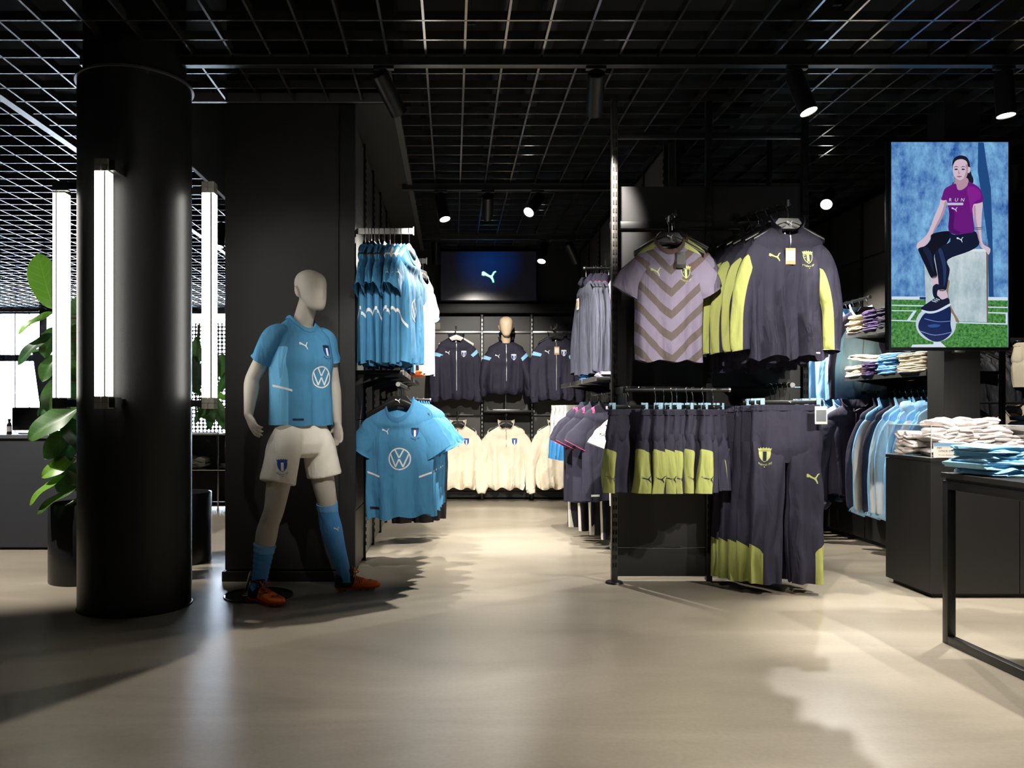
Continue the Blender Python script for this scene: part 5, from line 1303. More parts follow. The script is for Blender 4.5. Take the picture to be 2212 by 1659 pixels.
layer('picture_shoe', [(353,1275),(400,1240),(450,1206),(472,1190),(502,1216),(546,1204),(554,1245),(500,1282),(440,1308),(390,1306),(356,1296)], E('shoe',18,24,52), 13)
layer('picture_sole', [(356,1288),(410,1300),(470,1290),(554,1246),(556,1262),(480,1302),(420,1316),(366,1306)], wh, 14)
for a in (0,1,2): layer('picture_lace', [(430+14*a,1222-8*a),(462+12*a,1232-8*a),(462+12*a,1237-8*a),(430+14*a,1227-8*a)], wh, 14, False)
layer('picture_shirt', [(608,386),(560,405),(530,425),(515,465),(505,500),(524,506),(545,506),(552,545),(560,610),(554,716),(600,750),(680,742),(737,725),(730,640),(728,542),(765,528),(801,512),(797,460),(772,412),(705,374),(690,402),(654,430),(622,428)], pur, 15)
layer('picture_shirt_fold', [(690,420),(740,410),(780,440),(785,490),(740,520),(715,600),(705,520)], pur2, 16)
layer('picture_face', [(591,248),(600,216),(640,202),(680,216),(695,250),(697,296),(686,338),(662,368),(642,376),(616,366),(599,336),(590,300)], skin, 17)
layer('picture_cheek', [(680,250),(696,255),(696,300),(684,340),(662,366),(672,330),(684,290)], skd, 18)
layer('picture_ear', [(697,268),(714,272),(714,296),(702,312),(696,300)], skin, 17)
layer('picture_hairline', [(588,262),(590,225),(612,198),(645,188),(685,200),(702,238),(698,268),(688,228),(655,211),(618,218),(600,236)], hair, 18)
for x in (612,662): layer('picture_eye', [(x-13,284),(x,278),(x+15,284),(x,290)], E('eye',46,50,80), 19); layer('picture_brow', [(x-18,272),(x,262),(x+20,270),(x,267)], hair, 19)
layer('picture_nose', [(630,285),(636,306),(643,316),(626,316)], skd, 19); layer('picture_mouth', [(614,335),(634,331),(654,335),(634,342)], E('mouth',150,90,116), 19)
layer('picture_arm_shade', [(530,520),(543,510),(536,560),(506,640),(462,712),(440,750),(452,710),(492,630),(520,560)], skd, 10)
layer('picture_arm_shade', [(735,560),(748,548),(752,640),(766,720),(780,800),(790,840),(770,800),(756,720),(740,640)], skd, 10)
layer('picture_tattoo', [(742,700),(792,698),(792,703),(742,706)], E('ink',60,70,84), 11, False); layer('picture_tattoo', [(742,712),(790,710),(790,714),(742,717)], E('ink',60,70,84), 11, False)
layer('picture_leg_light', [(480,862),(500,850),(520,900),(535,980),(530,1080),(515,1120),(512,1000),(495,920)], E('leglight',34,52,92), 13)
layer('picture_leg_light', [(370,850),(400,840),(430,880),(440,960),(450,1030),(425,980),(395,900)], E('leglight2',22,30,58), 11)
layer('picture_shirt_shade', [(560,560),(600,600),(590,700),(640,735),(600,748),(556,714),(562,620)], E('purple_dark',74,14,96), 16)
layer('picture_jaw', [(600,336),(616,352),(642,362),(664,350),(686,330),(664,368),(642,376),(616,366)], skd, 18)
layer('picture_box_top', [(480,900),(700,855),(822,852),(836,872),(700,872),(560,925)], E('boxtop',215,224,224), 4, False)
def shape(name, polys, m, cx, cy, s, k):
    x, z = pic(cx, cy); decal(name, polys, m, img, None, (x, z), s, 0, .0003*k, 9, SM, sc_y-.001)
for ch, x in (('R',566),('U',610),('N',654)): shape('picture_lettering', [[(a+.2*b, b) for a, b in p] for p in tx(ch)], wh, x, 514, .03, 18)
layer('picture_bar', R4(548,524,660,531), wh, 18, False); layer('picture_bar', R4(548,534,660,540), wh, 18, False)
shape('picture_cat', [CAT], wh, 598, 572, .036, 18); shape('picture_cat', [CAT], wh, 634, 788, .042, 18)

# screen at the back of the alcove
x0, x1, y_, z0, z1 = -.132, .975, 9.42, 2.335, 2.90
tv = thing('wall_screen', 'dark landscape screen with a glowing leaping cat on the back wall', 'screen', ((x0+x1)/2, y_, z0)); TVM = Matrix.Translation(-Vector(tv.location))
MB().bbox(x0-.012,x1+.012,y_,y_+.06,z0-.014,z1+.012,.004).xf(TVM).build('housing', PLB, tv)
MB().bbox((x0+x1)/2-.2,(x0+x1)/2+.2,y_+.06,9.62,z0+.1,z1-.1,.004).xf(TVM).build('bracket', STEELB, tv)
mt = bpy.data.materials.new('dark_screen'); mt.use_nodes = True; nt = mt.node_tree; b = nt.nodes['Principled BSDF']; b.inputs['Base Color'].default_value = (.012,.012,.014,1); b.inputs['Roughness'].default_value = .22
tc = nt.nodes.new('ShaderNodeTexCoord'); g = nt.nodes.new('ShaderNodeTexGradient'); g.gradient_type = 'SPHERICAL'; mp = nt.nodes.new('ShaderNodeMapping'); mp.inputs['Scale'].default_value = (2.4,1,2.6); mp.inputs['Location'].default_value = (0,0,-1.15)
cr = nt.nodes.new('ShaderNodeValToRGB'); cr.color_ramp.elements[0].color = (.003,.003,.005,1); cr.color_ramp.elements[1].color = (*s2l(4,38,92),1)
nt.links.new(tc.outputs['Object'], mp.inputs[0]); nt.links.new(mp.outputs[0], g.inputs[0]); nt.links.new(g.outputs[1], cr.inputs[0]); nt.links.new(cr.outputs[0], b.inputs['Emission Color']); b.inputs['Emission Strength'].default_value = .8
scn = MB().add([(x0,y_-.001,z0),(x1,y_-.001,z0),(x1,y_-.001,z1),(x0,y_-.001,z1)], [(0,1,2,3)]).xf(TVM).build('picture', mt, tv, smooth=False, fix=False)
decal('picture_cat_rim', stroke(CAT, .07, True), emis('cat_rim', s2l(30,200,140), 1.0), scn, None, (.425,2.605), .165, 0, .0004, 9, TVM, y_-.001)
decal('picture_cat', [CAT], emis('cat_glow', s2l(190,255,230), 1.5), scn, None, (.425,2.605), .165, 0, .0008, 9, TVM, y_-.001)

# ------------------------------------------------------------------ black counter with an acrylic tray of socks
c0, c1, cy0, cy1, ct = 2.675, 3.75, 4.53, 5.0, .783
cn = thing('counter', 'black box counter carrying an acrylic tray of white socks', 'counter', ((c0+c1)/2, (cy0+cy1)/2, 0)); NM = Matrix.Translation(-Vector(cn.location))
MB().bbox(c0+.03,c1-.03,cy0+.03,cy1-.03,0,.03,.002).xf(NM).build('plinth', BLACK, cn, smooth=False)
MB().box(c0+.012,c1-.012,cy0+.012,cy1-.012,.03,ct-.02).xf(NM).build('carcass', BLACK, cn, smooth=False)
for a, b_ in ((c0,3.172),(3.176,c1)): MB().bbox(a,b_,cy0,cy0+.014,.026,ct-.022,.0015).xf(NM).build('front_panel', BLACKP, cn, smooth=False)
MB().bbox(c0,c0+.013,cy0+.014,cy1,.026,ct-.022,.0015).xf(NM).build('side_panel', BLACKP, cn, smooth=False)
MB().bbox(c0-.002,c1,cy0-.002,cy1,ct-.02,ct,.002).xf(NM).build('top', BLACKP, cn, smooth=False)
ty0, ty1, tx0, tx1, tz = 4.535, 4.99, 2.68, 3.235, .965
ty = thing('acrylic_tray', 'clear acrylic tray heaped with white socks on the counter', 'tray', ((tx0+tx1)/2, (ty0+ty1)/2, ct)); YM = Matrix.Translation(-Vector(ty.location))
AE = mat('acrylic_edge', s2l(205,212,212), .15)
MB().box(tx0,tx1,ty0,ty1,ct+.001,ct+.007).xf(YM).build('base', ACRYL, ty, smooth=False)
for nm, q in (('front_wall',(tx0,tx1,ty0,ty0+.004)),('back_wall',(tx0,tx1,ty1-.004,ty1)),('side_wall',(tx0,tx0+.004,ty0+.004,ty1-.004)),('side_wall',(tx1-.004,tx1,ty0+.004,ty1-.004))):
    w_ = MB().box(*q,ct+.007,tz).xf(YM).build(nm, ACRYL, ty, smooth=False)
    MB().box(*q,tz,tz+.0025).xf(YM).build('edge', AE, w_, smooth=False)
for x in (tx0,tx1-.003): MB().box(x,x+.003,ty0-.0005,ty0+.003,ct+.002,tz).xf(YM).build('corner_edge', AE, ty, smooth=False)
MB().box(tx0,tx1,ty0-.001,ty0+.002,ct+.002,ct+.006).xf(YM).build('base_edge', AE, ty, smooth=False); MB().box(tx0-.001,tx0+.002,ty0,ty1,ct+.002,ct+.006).xf(YM).build('base_edge', AE, ty, smooth=False)
# socks: bundles, front row reads as stacked folded toes
rnd = random.Random(77); sm = []
for q in range(5):
    m = folded_mesh(.075,.15,.042,2,500+q,10,.006); me = m.build('tmp', FSOCK, angle=70).data; sm.append(me)
for o in [o for o in bpy.data.objects if o.name.startswith('tmp')]: bpy.data.objects.remove(o)
n_s = 0
def sock_at(x, y, z, rz, tilt, where, mk=False):
    global n_s
    o = bpy.data.objects.new('socks', sm[n_s % 5]); COL.objects.link(o); o.location = (x,y,z); o.rotation_euler = (tilt, rnd.uniform(-.25,.25), rz); tag(o, where, 'socks', 'white sock bundles in the acrylic tray'); n_s += 1
    if mk:
        for k, (dx, dy) in enumerate(((-.018,0),(.012,.008),(.022,-.016))):
            t = MB().bbox(dx-.006,dx+.006,-.02+dy-.005,-.02+dy+.005,.0435,.0445,.0003).build('print', PRB, o)
rows = [(0,.012,7),(1,.050,7),(2,.088,7),(3,.128,6),(4,.165,4)]
for r, dz, n in rows:
    for i in range(n):
        x = 2.755 + i*.071 + (.035 if r % 2 else 0) + rnd.uniform(-.008,.008) + (.06 if r == 4 else 0)
        sock_at(x, 4.628 + .018*r + rnd.uniform(-.01,.01), ct+dz, rnd.uniform(-.3,.3), rnd.uniform(-.1,.14), ORD[i]+' white sock bundle from the left in the '+['bottom','second','third','fourth','top'][r]+' row behind the tray front', mk=(r == 4 and i in (0,2)) or (r == 3 and i == 5))
for i in range(12):     # deeper in the tray, seen through its left side
    sock_at(2.74 + .13*(i % 2), 4.76 + .085*((i//2) % 2), ct+.012+.045*(i//4), -PI/2 + rnd.uniform(-.4,.4), rnd.uniform(-.15,.15), ORD[i]+' white sock bundle lying behind the tray left side', mk=i == 9)
for i in range(10):
    sock_at(2.90 + .075*(i % 5), 4.80 + .07*(i//5), ct+.14+.035*(i//5), rnd.uniform(-.6,.6), rnd.uniform(-.3,.3), ORD[i]+' white sock bundle on the heap at the back of the tray')
for i in range(8):
    sock_at(2.90 + .075*(i % 4), 4.80 + .08*(i//4), ct+.012, rnd.uniform(-.4,.4), 0, ORD[i]+' white sock bundle at the bottom behind, inside the tray')
sg = thing('price_sign', 'white sign with blue strip at the tray front, 3-pack socks', 'sign', (2.80,4.526,ct+.005)); GM = Matrix.Translation(-Vector(sg.location))
MB().box(2.69,2.92,4.527,4.530,ct+.004,ct+.085).xf(GM).build('card', TAGW, sg, smooth=False)
MB().box(2.69,2.92,4.5262,4.527,ct+.070,ct+.085).xf(GM).build('strip', mat('sign_blue', s2l(110,160,205), .5), sg, smooth=False)
for s, x, z, sz in (('MFF',2.722,ct+.052,.016),('3-PACK STRUMPOR',2.785,ct+.036,.016),('80% cotton, 18% polyamid, 2% elastan',2.775,ct+.017,.0075)):
    decal('lettering', tx(s), PRN, sg, None, (x,z), sz, 0, .0004, 9, GM, 4.527)

# ------------------------------------------------------------------ near table with folded light blue shirts
tb = thing('display_table', 'black steel frame table with light blue folded shirts', 'table', (2.85,3.1,0)); BTm = Matrix.Translation(-Vector(tb.location)); X0, X1, Y0, Y1, Q = 2.22, 3.5, 2.45, 3.67, .038
MB().bbox(X0-.005,X1+.005,Y0-.005,Y1+.005,.748,.771,.002).xf(BTm).build('tabletop', BLACKP, tb, smooth=False)
for x in (X0, X1-Q):
    for yy in (Y0, Y1-Q): MB().bbox(x,x+Q,yy,yy+Q,0,.735,.002).xf(BTm).build('leg', STEELB, tb)
    MB().bbox(x,x+Q,Y0+Q,Y1-Q,0,Q,.002).xf(BTm).build('floor_bar', STEELB, tb); MB().bbox(x,x+Q,Y0+Q,Y1-Q,.697,.735,.002).xf(BTm).build('top_bar', STEELB, tb)
for yy in (Y0, Y1-Q): MB().bbox(X0+Q,X1-Q,yy,yy+Q,.697,.735,.002).xf(BTm).build('cross_bar', STEELB, tb)
MB().box(X0+.01,X1-.01,Y0+.01,Y1-.01,.735,.748).xf(BTm).build('shadow_gap', BLACK, tb, smooth=False)
FTB = fabric('folded_light_blue', s2l(150,205,236), s2l(236,240,242))
for k, (x, yy, n, a) in enumerate(((2.385,3.52,5,.1),(2.60,3.30,5,-.2),(2.80,3.55,4,.1),(2.62,2.95,4,0))):
    stack('folded_shirt', lambda i, n_: nth(i,n_)+' light blue folded shirt, '+['left','front','rear','nearest'][k]+' pile on the steel table', 'folded shirt', (x,yy,.772), a, [FTB]*n, .30, .25, .025, 'light blue folded shirts on the steel table', 3, 600+k, .02, .020)

# ------------------------------------------------------------------ far right: dark jackets and beige clothes
hrail('rail of black jackets at far right', (4.7,7.55,1.70), (5.35,7.55,1.70), .0125)
st_ = thing('rail_stand', 'black steel stand of the far right jackets', 'stand', (5.05,7.6,0)); RM = Matrix.Translation(-Vector(st_.location))
for x in (4.7,5.35): MB().bbox(x-.015,x+.015,7.53,7.57,0,1.72,.002).xf(RM).build('post', STEELB, st_)
MB().bbox(4.7,5.35,7.5,7.6,0,.02,.002).xf(RM).build('base', STEELB, st_)
for i in range(6):
    hp = Vector((4.80+.085*i,7.55,1.714)); hanger(ORD[i]+' hanger from the left in the row of black jackets', hp, -1.0, 'black', 'hangers of the black jackets', hk=.09)
    make_top('jacket', ORD[i]+' padded black jacket from the left, far right row', 'jacket', hp+Vector((0,0,-.115)), -1.05+.08*(i%2), 'padded black jackets at far right', bodymat=FBLK if i < 5 else FPALE, collar='stand', L=.66, hem=.24, chest=.24, sh=.21, dep=.05, fold=.016, seed=700+i, sleeve='long', slen=.68)
make_legs('shorts', 'beige shorts hanging at the right picture edge', 'shorts', (5.21,7.25,1.66), -.3, None, FBEIGE, None, L=.40, crotch=.2, waist=.16, hip=.18, hemw=.085, dep=.045, seed=720)
hrail('rail of the beige shorts at the right edge', (4.95,7.25,1.69), (5.5,7.25,1.69))
clip_hanger('clip hanger of the beige shorts at the right edge', (5.21,7.25,1.704), -.3, width=.30, hk=.03)
bh = thing('low_rack', 'low black rack under the black jackets with a beige hoodie', 'rack', (4.85,7.2,0)); HM_ = Matrix.Translation(-Vector(bh.location))
MB().tube([(4.6,7.2,1.12),(5.4,7.2,1.12)], .012, 10).xf(HM_).build('bar', STEELB, bh)
for x in (4.6,5.4): MB().bbox(x-.015,x+.015,7.18,7.22,0,1.13,.002).xf(HM_).build('post', STEELB, bh)
hanger('black hanger of the beige hoodie at far right', (4.98,7.2,1.132), .1, 'black', hk=.05)
make_top('hoodie', 'beige hoodie under the black jackets at far right', 'hoodie', (4.98,7.2,1.055), .1, None, bodymat=FBEIGE, collar='stand', hood=False, hemrib=FBEIGE, cuff=FBEIGE, L=.62, hem=.24, chest=.24, sh=.21, dep=.05, fold=.02, seed=730, sleeve='long', slen=.66)
p2 = thing('plinth_table', 'black plinth behind the counter with a pale blue pile', 'table', (4.05,5.6,0)); PM = Matrix.Translation(-Vector(p2.location))
MB().bbox(3.82,4.4,5.35,5.85,.02,.89,.003).xf(PM).build('body', BLACKP, p2, smooth=False); MB().bbox(3.80,4.42,5.33,5.87,.89,.91,.002).xf(PM).build('top', BLACK, p2, smooth=False)
stack('folded_towel', lambda i, n: nth(i,n)+' pale blue folded towel on the plinth behind the counter', 'towel', (4.03,5.5,.911), 0, [FLB2]*3, .34, .26, .034, 'pale blue towels on the plinth', 2, 740)
for z in (1.62, 1.98, 2.3):
    shelf({1.62:'lower',1.98:'middle',2.3:'upper'}[z]+' black wall shelf at the far right edge', 5.2, 6.2, 9.1, 9.62, z, 'none')
# ------------------------------------------------------------------ plants
def leaf_mat(name, c, cv):
    m = bpy.data.materials.new(name); m.use_nodes = True; MATS[name] = m; nt = m.node_tree; N = nt.nodes.new; L = nt.links.new; b = nt.nodes['Principled BSDF']
    b.inputs['Roughness'].default_value = .38
    a1 = N('ShaderNodeAttribute'); a1.attribute_name = 'm1'; d = N('ShaderNodeMath'); d.operation = 'DIVIDE'; d.inputs[1].default_value = .14; L(a1.outputs['Fac'], d.inputs[0])
    f = N('ShaderNodeMath'); f.operation = 'FRACT'; L(d.outputs[0], f.inputs[0]); l = N('ShaderNodeMath'); l.operation = 'LESS_THAN'; l.inputs[1].default_value = .06; L(f.outputs[0], l.inputs[0])
    a2 = N('ShaderNodeAttribute'); a2.attribute_name = 'm2'; g = N('ShaderNodeMath'); g.operation = 'GREATER_THAN'; g.inputs[1].default_value = 0; L(a2.outputs['Fac'], g.inputs[0])
    mx = N('ShaderNodeMath'); mx.operation = 'MAXIMUM'; L(l.outputs[0], mx.inputs[0]); L(g.outputs[0], mx.inputs[1])
    r = N('ShaderNodeMix'); r.data_type = 'RGBA'; r.inputs[6].default_value = (*c,1); r.inputs[7].default_value = (*cv,1); L(mx.outputs[0], r.inputs[0]); L(r.outputs[2], b.inputs['Base Color'])
    t = N('ShaderNodeBsdfTranslucent'); L(r.outputs[2], t.inputs[0]); ms = N('ShaderNodeMixShader'); ms.inputs[0].default_value = .4
    o = nt.nodes['Material Output']; L(b.outputs[0], ms.inputs[1]); L(t.outputs[0], ms.inputs[2]); L(ms.outputs[0], o.inputs[0])
    return m
LEAF = [leaf_mat('leaf_green', s2l(62,98,42), s2l(86,120,60)), leaf_mat('leaf_bright', s2l(112,160,50), s2l(134,178,72)), leaf_mat('leaf_dark', s2l(40,74,38), s2l(62,94,52))]
def leaf_mesh(seed, kind, slim=1.):
    rnd = random.Random(seed); nx, ny = 16, 9; m = MB(); vs = []; a1 = []; a2 = []; dr = rnd.uniform(.12,.35); ph = rnd.uniform(0,6)
    for i in range(nx+1):
        t = i/nx; w = slim*(.30*math.sin(PI*min(1, t**.85))**.62*(.62+.55*t) if 0 < t < 1 else .006)
        if t > .93: w *= (1.05-t)/.12
        for j in range(ny):
            q = -1 + 2*j/(ny-1); y = w*q
            z = -dr*t*t + .10*abs(q)*w*2.2 + .028*math.sin(9*t+ph+(2 if q > 0 else 0))*abs(q)
            vs.append((t, y, z)); a1.append(t - .8*abs(y)); a2.append(.011*(1.1-t) - abs(y))
    fs = [(i*ny+j, i*ny+j+1, (i+1)*ny+j+1, (i+1)*ny+j) for i in range(nx) for j in range(ny-1)]
    m.add(vs, fs); me = m.mesh('leaf')
    for an, v in (('m1',a1),('m2',a2)): me.attributes.new(an,'FLOAT','POINT').data.foreach_set('value', v)
    me.materials.append(LEAF[kind]); me.polygons.foreach_set('use_smooth', [True]*len(me.polygons)); return me
LM = {(k, v, s): leaf_mesh(k*10+v+int(s*7), k, s) for k in range(3) for v in range(3) for s in (1., .62)}
def put_leaf(parent, base, tip, nrm, kind=0, v=0, slim=1., org=Vector()):
    b, t = Vector(base), Vector(tip); x = t-b; L = x.length; x.normalize(); n = Vector(nrm); z = (n - x*n.dot(x)).normalized(); y = z.cross(x)
    o = bpy.data.objects.new('leaf', LM[(kind, v % 3, slim)]); COL.objects.link(o); o.parent = parent
    o.matrix_local = Matrix.Translation(b-org) @ Matrix((x,y,z)).transposed().to_4x4() @ Matrix.Scale(L, 4)
POT = mat('planter_metal', s2l(40,40,42), .3, metal=.4, bump=.1, bscale=90); SOIL = mat('soil', s2l(48,38,30), .95, bump=.6, bscale=60); STEM = mat('stem_bark', s2l(92,80,58), .8)
def planter(label, X, Y, r=.2, h=.485):
    t = thing('planter', label, 'planter', (X,Y,0)); n = 48
    MB().loft([[(q*math.cos(2*PI*j/n), q*math.sin(2*PI*j/n), z) for j in range(n)] for q, z in ((0.01,.0),(r*.985,.0),(r,.01),(r,h-.004),(r-.004,h),(r-.010,h-.004),(r-.010,.38),(.01,.38))]).build('pot', POT, t, angle=50)
    MB().cyl((0,0), r-.012, .36, .40, 40).build('soil', SOIL, t); return t
P1 = (-2.285, 5.02); planter('black cylindrical planter left of the round column', *P1)
P2 = (-1.886, 5.65); planter('black cylindrical planter right of the round column', *P2)
fig = thing('fig_plant', 'fiddle leaf fig with big glossy leaves left of the column', 'plant', (*P1,.40)); FO = Vector((*P1,.40))
MB().tube(smooth_path([(0,0,0),(.03,0,.4),(.0,.02,.9),(.03,0,1.2),(.02,0,1.45)],5), .011, 8).build('stem', STEM, fig); MB().tube(smooth_path([(.02,.03,0),(.10,.04,.5),(.13,0,1.0)],5), .009, 8).build('stem', STEM, fig)
lv = [((117,668),(72,548),4.95,1,0,1.,(0,-1,.15)),((118,676),(30,698),4.9,1,1,.62,(.1,-.6,.8)),((112,722),(24,772),4.9,2,2,.62,(.2,-.7,.7)),((118,758),(52,752),4.95,2,0,.62,(0,-.6,.8)),((118,705),(92,768),4.95,0,1,1.,(0,-1,.1)),
      ((120,765),(86,818),4.9,0,2,1.,(0,-1,.2)),((126,815),(98,885),4.92,0,0,1.,(.2,-1,.2)),((172,882),(50,938),4.85,0,1,1.,(.1,-.75,.65)),((128,850),(80,895),4.95,2,1,.62,(.2,-1,.1)),((160,925),(88,985),4.85,0,2,1.,(0,-.9,.3)),
      ((165,990),(84,1022),4.85,1,0,1.,(.1,-.8,.6)),((142,1028),(50,1068),4.82,1,1,.62,(0,-.5,.9)),((168,1052),(72,1098),4.82,0,0,.62,(0,-.5,.9)),((170,945),(118,1005),4.88,2,2,1.,(.1,-1,.1)),((172,1000),(120,1060),4.9,2,1,1.,(0,-1,.2)),((165,830),(160,700),5.0,0,0,1.,(0,-1,.1)),
      ((160,760),(172,640),5.02,0,1,1.,(.2,-1,0)),((168,900),(150,800),5.02,2,2,1.,(0,-1,0)),((175,1075),(130,1100),4.9,0,0,.62,(0,-.4,.9)),((160,870),(140,950),4.98,2,0,1.,(0,-1,.1)),((150,980),(110,930),5.0,2,1,1.,(0,-1,.2)),
      ((175,800),(210,700),5.0,0,2,1.,(0,-1,0)),((180,950),(230,1000),4.95,0,1,1.,(0,-.9,.3)),((180,1030),(235,1070),4.9,2,0,1.,(0,-.8,.5)),((170,1060),(145,1020),4.86,0,1,1.,(0,-1,.4)),((140,900),(170,960),4.86,2,2,1.,(.2,-1,.3))]
for i, (b, t, Y, k, v, s, n) in enumerate(lv):
    bp_ = at(*b, Y+.04); put_leaf(fig, bp_, at(*t, Y-.05), n, k, v, s, FO)
    q = Vector((P1[0]+.03, P1[1], max(.5, bp_.z-.03))); MB().tube([q-FO, q.lerp(bp_,.5)+Vector((0,0,-.015))-FO, bp_-FO], .004, 6).build('leaf_stalk', STEM, fig)
rub = thing('fig_plant', 'leafy plant with long glossy leaves right of the column', 'plant', (*P2,.40)); RO = Vector((*P2,.40))
MB().tube(smooth_path([(0,0,0),(.02,0,.5),(.10,.0,1.0),(.12,0,1.25)],5), .011, 8).build('stem', STEM, rub)
lv2 = [((425,800),(422,728),5.6,0,0,.62,(0,-1,0)),((428,850),(418,770),5.6,2,1,.62,(.2,-1,0)),((440,860),(415,830),5.55,0,2,.62,(0,-.6,.8)),((428,880),(462,905),5.5,0,0,1.,(0,-.7,.7)),((455,868),(452,925),5.5,2,1,.62,(.2,-1,.3)),((455,850),(492,925),5.52,0,2,.62,(0,-.8,.6)),((478,820),(480,765),5.6,0,0,.62,(.2,-1,0)),((462,830),(470,780),5.65,2,1,.62,(0,-1,0)),((470,850),(498,800),5.6,0,1,.62,(.3,-1,0)),((450,840),(490,860),5.6,1,0,.62,(0,-.5,.8)),((420,850),(424,810),5.65,2,0,.62,(0,-1,.1)),((440,880),(418,910),5.52,2,2,.62,(0,-1,.5)),((465,870),(480,910),5.58,2,0,.62,(0,-1,.2)),((430,830),(445,770),5.7,0,2,.62,(0,-1,.1))]
for b, t, Y, k, v, s, n in lv2:
    bp_ = at(*b, Y+.03); put_leaf(rub, bp_, at(*t, Y-.04), n, k, v, s, RO)
    q = Vector((P2[0]+.10, P2[1], bp_.z-.04)); MB().tube([q-RO, bp_-RO], .0035, 6).build('leaf_stalk', STEM, rub)

# ------------------------------------------------------------------ reception desk and hall on the left
dk = thing('reception_desk', 'long dark reception desk behind the planter', 'desk', (-3.6,6.4,0)); DM = Matrix.Translation(-Vector(dk.location))
MB().bbox(-4.7,-2.55,6.10,6.13,.02,.84,.003).xf(DM).build('front_panel', mat('desk_front', s2l(38,40,46), .55, var=.1), dk, smooth=False)
MB().box(-4.68,-2.57,6.13,6.7,.02,.84).xf(DM).build('carcass', BLACK, dk, smooth=False); MB().bbox(-4.72,-2.53,6.08,6.75,.84,.868,.003).xf(DM).build('worktop', mat('desk_top', s2l(70,72,78), .4), dk, smooth=False)
MB().box(-4.66,-2.6,6.14,6.68,0,.02).xf(DM).build('plinth', BLACK, dk, smooth=False)
a = at(27,880,6.35); b = at(100,941,6.35)
bx_ = thing('monitor', 'black monitor back standing on the reception desk', 'monitor', (a.x+.13,6.36,.868)); Mx = Matrix.Translation(-Vector(bx_.location))
MB().bbox(a.x,b.x+.05,6.34,6.37,.895,a.z,.006).xf(Mx).build('screen_back', PLB, bx_); MB().bbox(a.x+.12,a.x+.20,6.37,6.40,.875,.98,.004).xf(Mx).build('neck', PLB, bx_); MB().bbox(a.x+.06,a.x+.26,6.32,6.46,.868,.876,.003).xf(Mx).build('foot', PLB, bx_)
bt = thing('bottle', 'small dark bottle beside the monitor on the reception desk', 'bottle', (at(20,940,6.3).x,6.3,.868)); n = 20
MB().loft([[(q*math.cos(2*PI*j/n), q*math.sin(2*PI*j/n), z) for j in range(n)] for q, z in ((.001,0),(.018,0),(.019,.01),(.019,.07),(.012,.085),(.009,.09),(.009,.10))]).build('body', mat('bottle_glass', s2l(40,36,32), .15), bt); MB().cyl((0,0), .011, .10, .118, 16).build('cap', PLB, bt)
MB().cyl((0,0), .0193, .02, .06, 20).build('sticker', TAGW, bt)
sgn = thing('tilted_board', 'pale tilted board seen behind the fig leaves', 'board', (at(85,870,7.2).x,7.2,.0)); so_ = Vector(sgn.location)
p = [at(68,752,7.2), at(110,768,7.2), at(118,880,7.2), at(86,878,7.2)]
MB().add([q-so_ for q in p] + [q-so_+Vector((0,.02,0)) for q in p], [(0,1,2,3),(7,6,5,4),(0,4,5,1),(1,5,6,2),(2,6,7,3),(3,7,4,0)]).build('panel', mat('board_grey', s2l(165,170,178), .5), sgn, smooth=False)
MB().bbox(.02,.05,0,.03,0,1.08,.003).build('post', STEELB, sgn); MB().bbox(-.15,.25,-.15,.2,0,.015,.003).build('foot', STEELB, sgn)
# sheer curtain strips
CURT = glassy('sheer_curtain', (.72,.72,.76), .25)
cu = thing('curtain', 'sheer grey curtain hanging at the far left window', 'curtain', (-8.2,14.9,0)); rs = []
for i in range(61):
    x = -.45 + .9*i/60; rs.append([(x, .05*math.sin(i*.8)+.02*math.sin(i*2.1), z) for z in (.25,1.0,1.8,2.85)])
MB().loft(rs, closed=False).build('cloth', CURT, cu, angle=80)
MB().tube([(-.6,0,2.88),(.6,0,2.88)], .015, 8).build('rod', STEELB, cu)
for x in (-.38,-.12,.16,.42): MB().tube([(x,.0,.25),(x,.0,2.85)], .010, 6).build('pleat_tape', STEELB, cu)
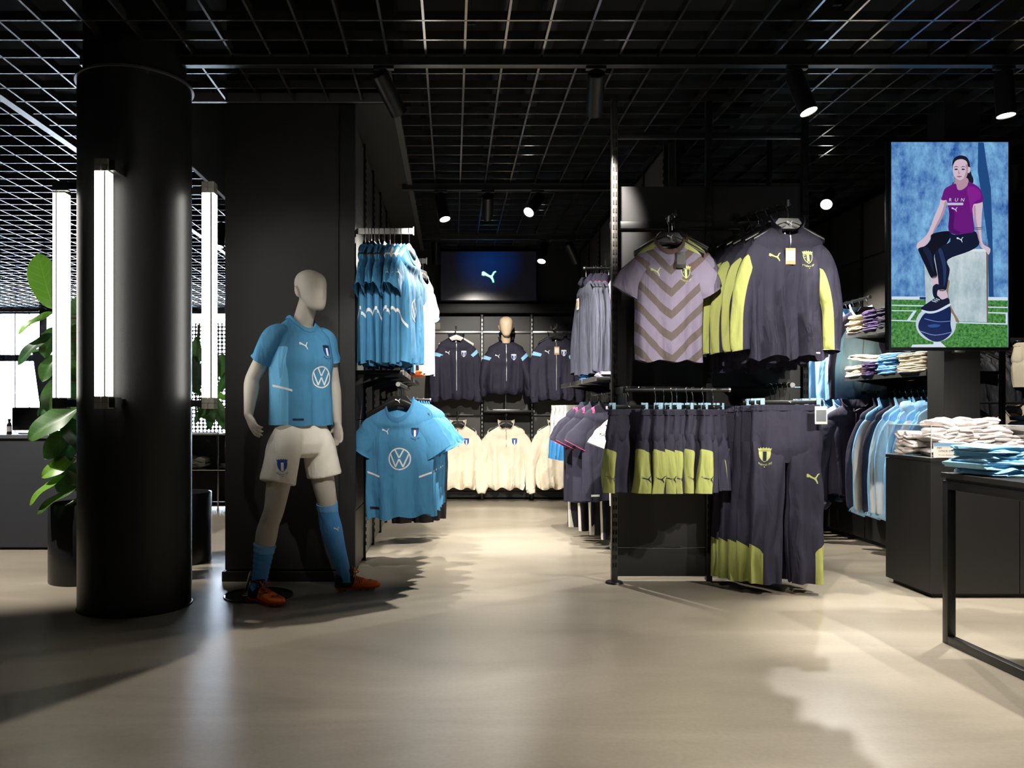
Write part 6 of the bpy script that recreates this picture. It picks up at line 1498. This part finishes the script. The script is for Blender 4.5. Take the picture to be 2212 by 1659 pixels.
# perforated screen panel before the window
pp = thing('perforated_screen', 'black perforated panel before the bright window', 'panel', (-4.4,14.2,.6)); m = MB(); pc = .066; r = .0255; nx, nz = 20, 29
for i in range(nx):
    for j in range(nz):
        cx, cz = -.66 + pc*i, .1 + pc*j; h = pc/2
        sq = [(cx+h*math.copysign(min(1,abs(math.cos(a))*1.4142), math.cos(a)), 0, cz+h*math.copysign(min(1,abs(math.sin(a))*1.4142), math.sin(a))) for a in [k*PI/4 for k in range(8)]]
        ci = [(cx+r*math.cos(k*PI/4), 0, cz+r*math.sin(k*PI/4)) for k in range(8)]
        m.add(sq+ci, [(k, (k+1) % 8, 8+(k+1) % 8, 8+k) for k in range(8)])
po = m.build('perforated_sheet', FRAME, pp, smooth=False, fix=False); md = po.modifiers.new('thickness','SOLIDIFY'); md.thickness = .006
for x in (-.70,.65): MB().bbox(x-.02,x+.02,-.02,.02,-.6,2.1,.003).build('post', FRAME, pp)
# chrome tube shelf
cs = thing('chrome_shelf', 'chrome tube shelf unit in the hall behind the right planter', 'shelf unit', (-2.75,8.8,0)); CS0 = Vector(cs.location); xs_, zs_ = (-.62,-.18,.26,.62), (.04,.42,.80)
for x in xs_:
    for y in (-.19,.19): MB().tube([(x,y,0),(x,y,.82)], .010, 8).build('upright', CHROME, cs)
for z in zs_:
    for y in (-.19,.19): MB().tube([(xs_[0],y,z),(xs_[-1],y,z)], .010, 8).build('tube', CHROME, cs)
    for x in xs_: MB().tube([(x,-.19,z),(x,.19,z)], .010, 8).build('tube', CHROME, cs)
    MB().bbox(xs_[0],xs_[-1],-.18,.18,z-.006,z+.004,.002).build('shelf_board', BLACK if z < .7 else mat('shelf_blue_grey', s2l(120,130,140), .3), cs)
MB().box(xs_[0],xs_[-1],.17,.18,.05,.8).build('back_panel', BLACK, cs, smooth=False)
for i, (x, lb) in enumerate(((-.05,'crumpled white bag on the chrome shelf in the hall'),(.38,'folded white paper pile on the chrome shelf in the hall'))):
    o = folded_mesh(.26,.22,[.13,.06][i],3,800+i,12,.03).build(['paper_bag','paper_pile'][i], WHITEP, angle=60); o.location = (-2.75+x,8.8,.425); tag(o, lb, ['bag','paper'][i])
bk_ = thing('waste_bin', 'grey bin on the lower board of the chrome shelf', 'bin', (-2.33,8.78,.045)); n = 4
MB().loft([[(q*math.cos(PI/4+PI/2*j), q*math.sin(PI/4+PI/2*j), z) for j in range(4)] for q, z in ((.10,0),(.13,.30),(.125,.30),(.095,.006))], True, True).build('body', mat('bin_grey', s2l(150,150,152), .5), bk_, smooth=False); MB().bbox(-.1,.1,-.1,.1,.30,.315,.003).build('rim', PLB, bk_)

# only the light tubes and lamps are sampled as light sources; screens still glow
for m in bpy.data.materials:
    if m.name != 'tube_diffuser': m.cycles.emission_sampling = 'NONE'
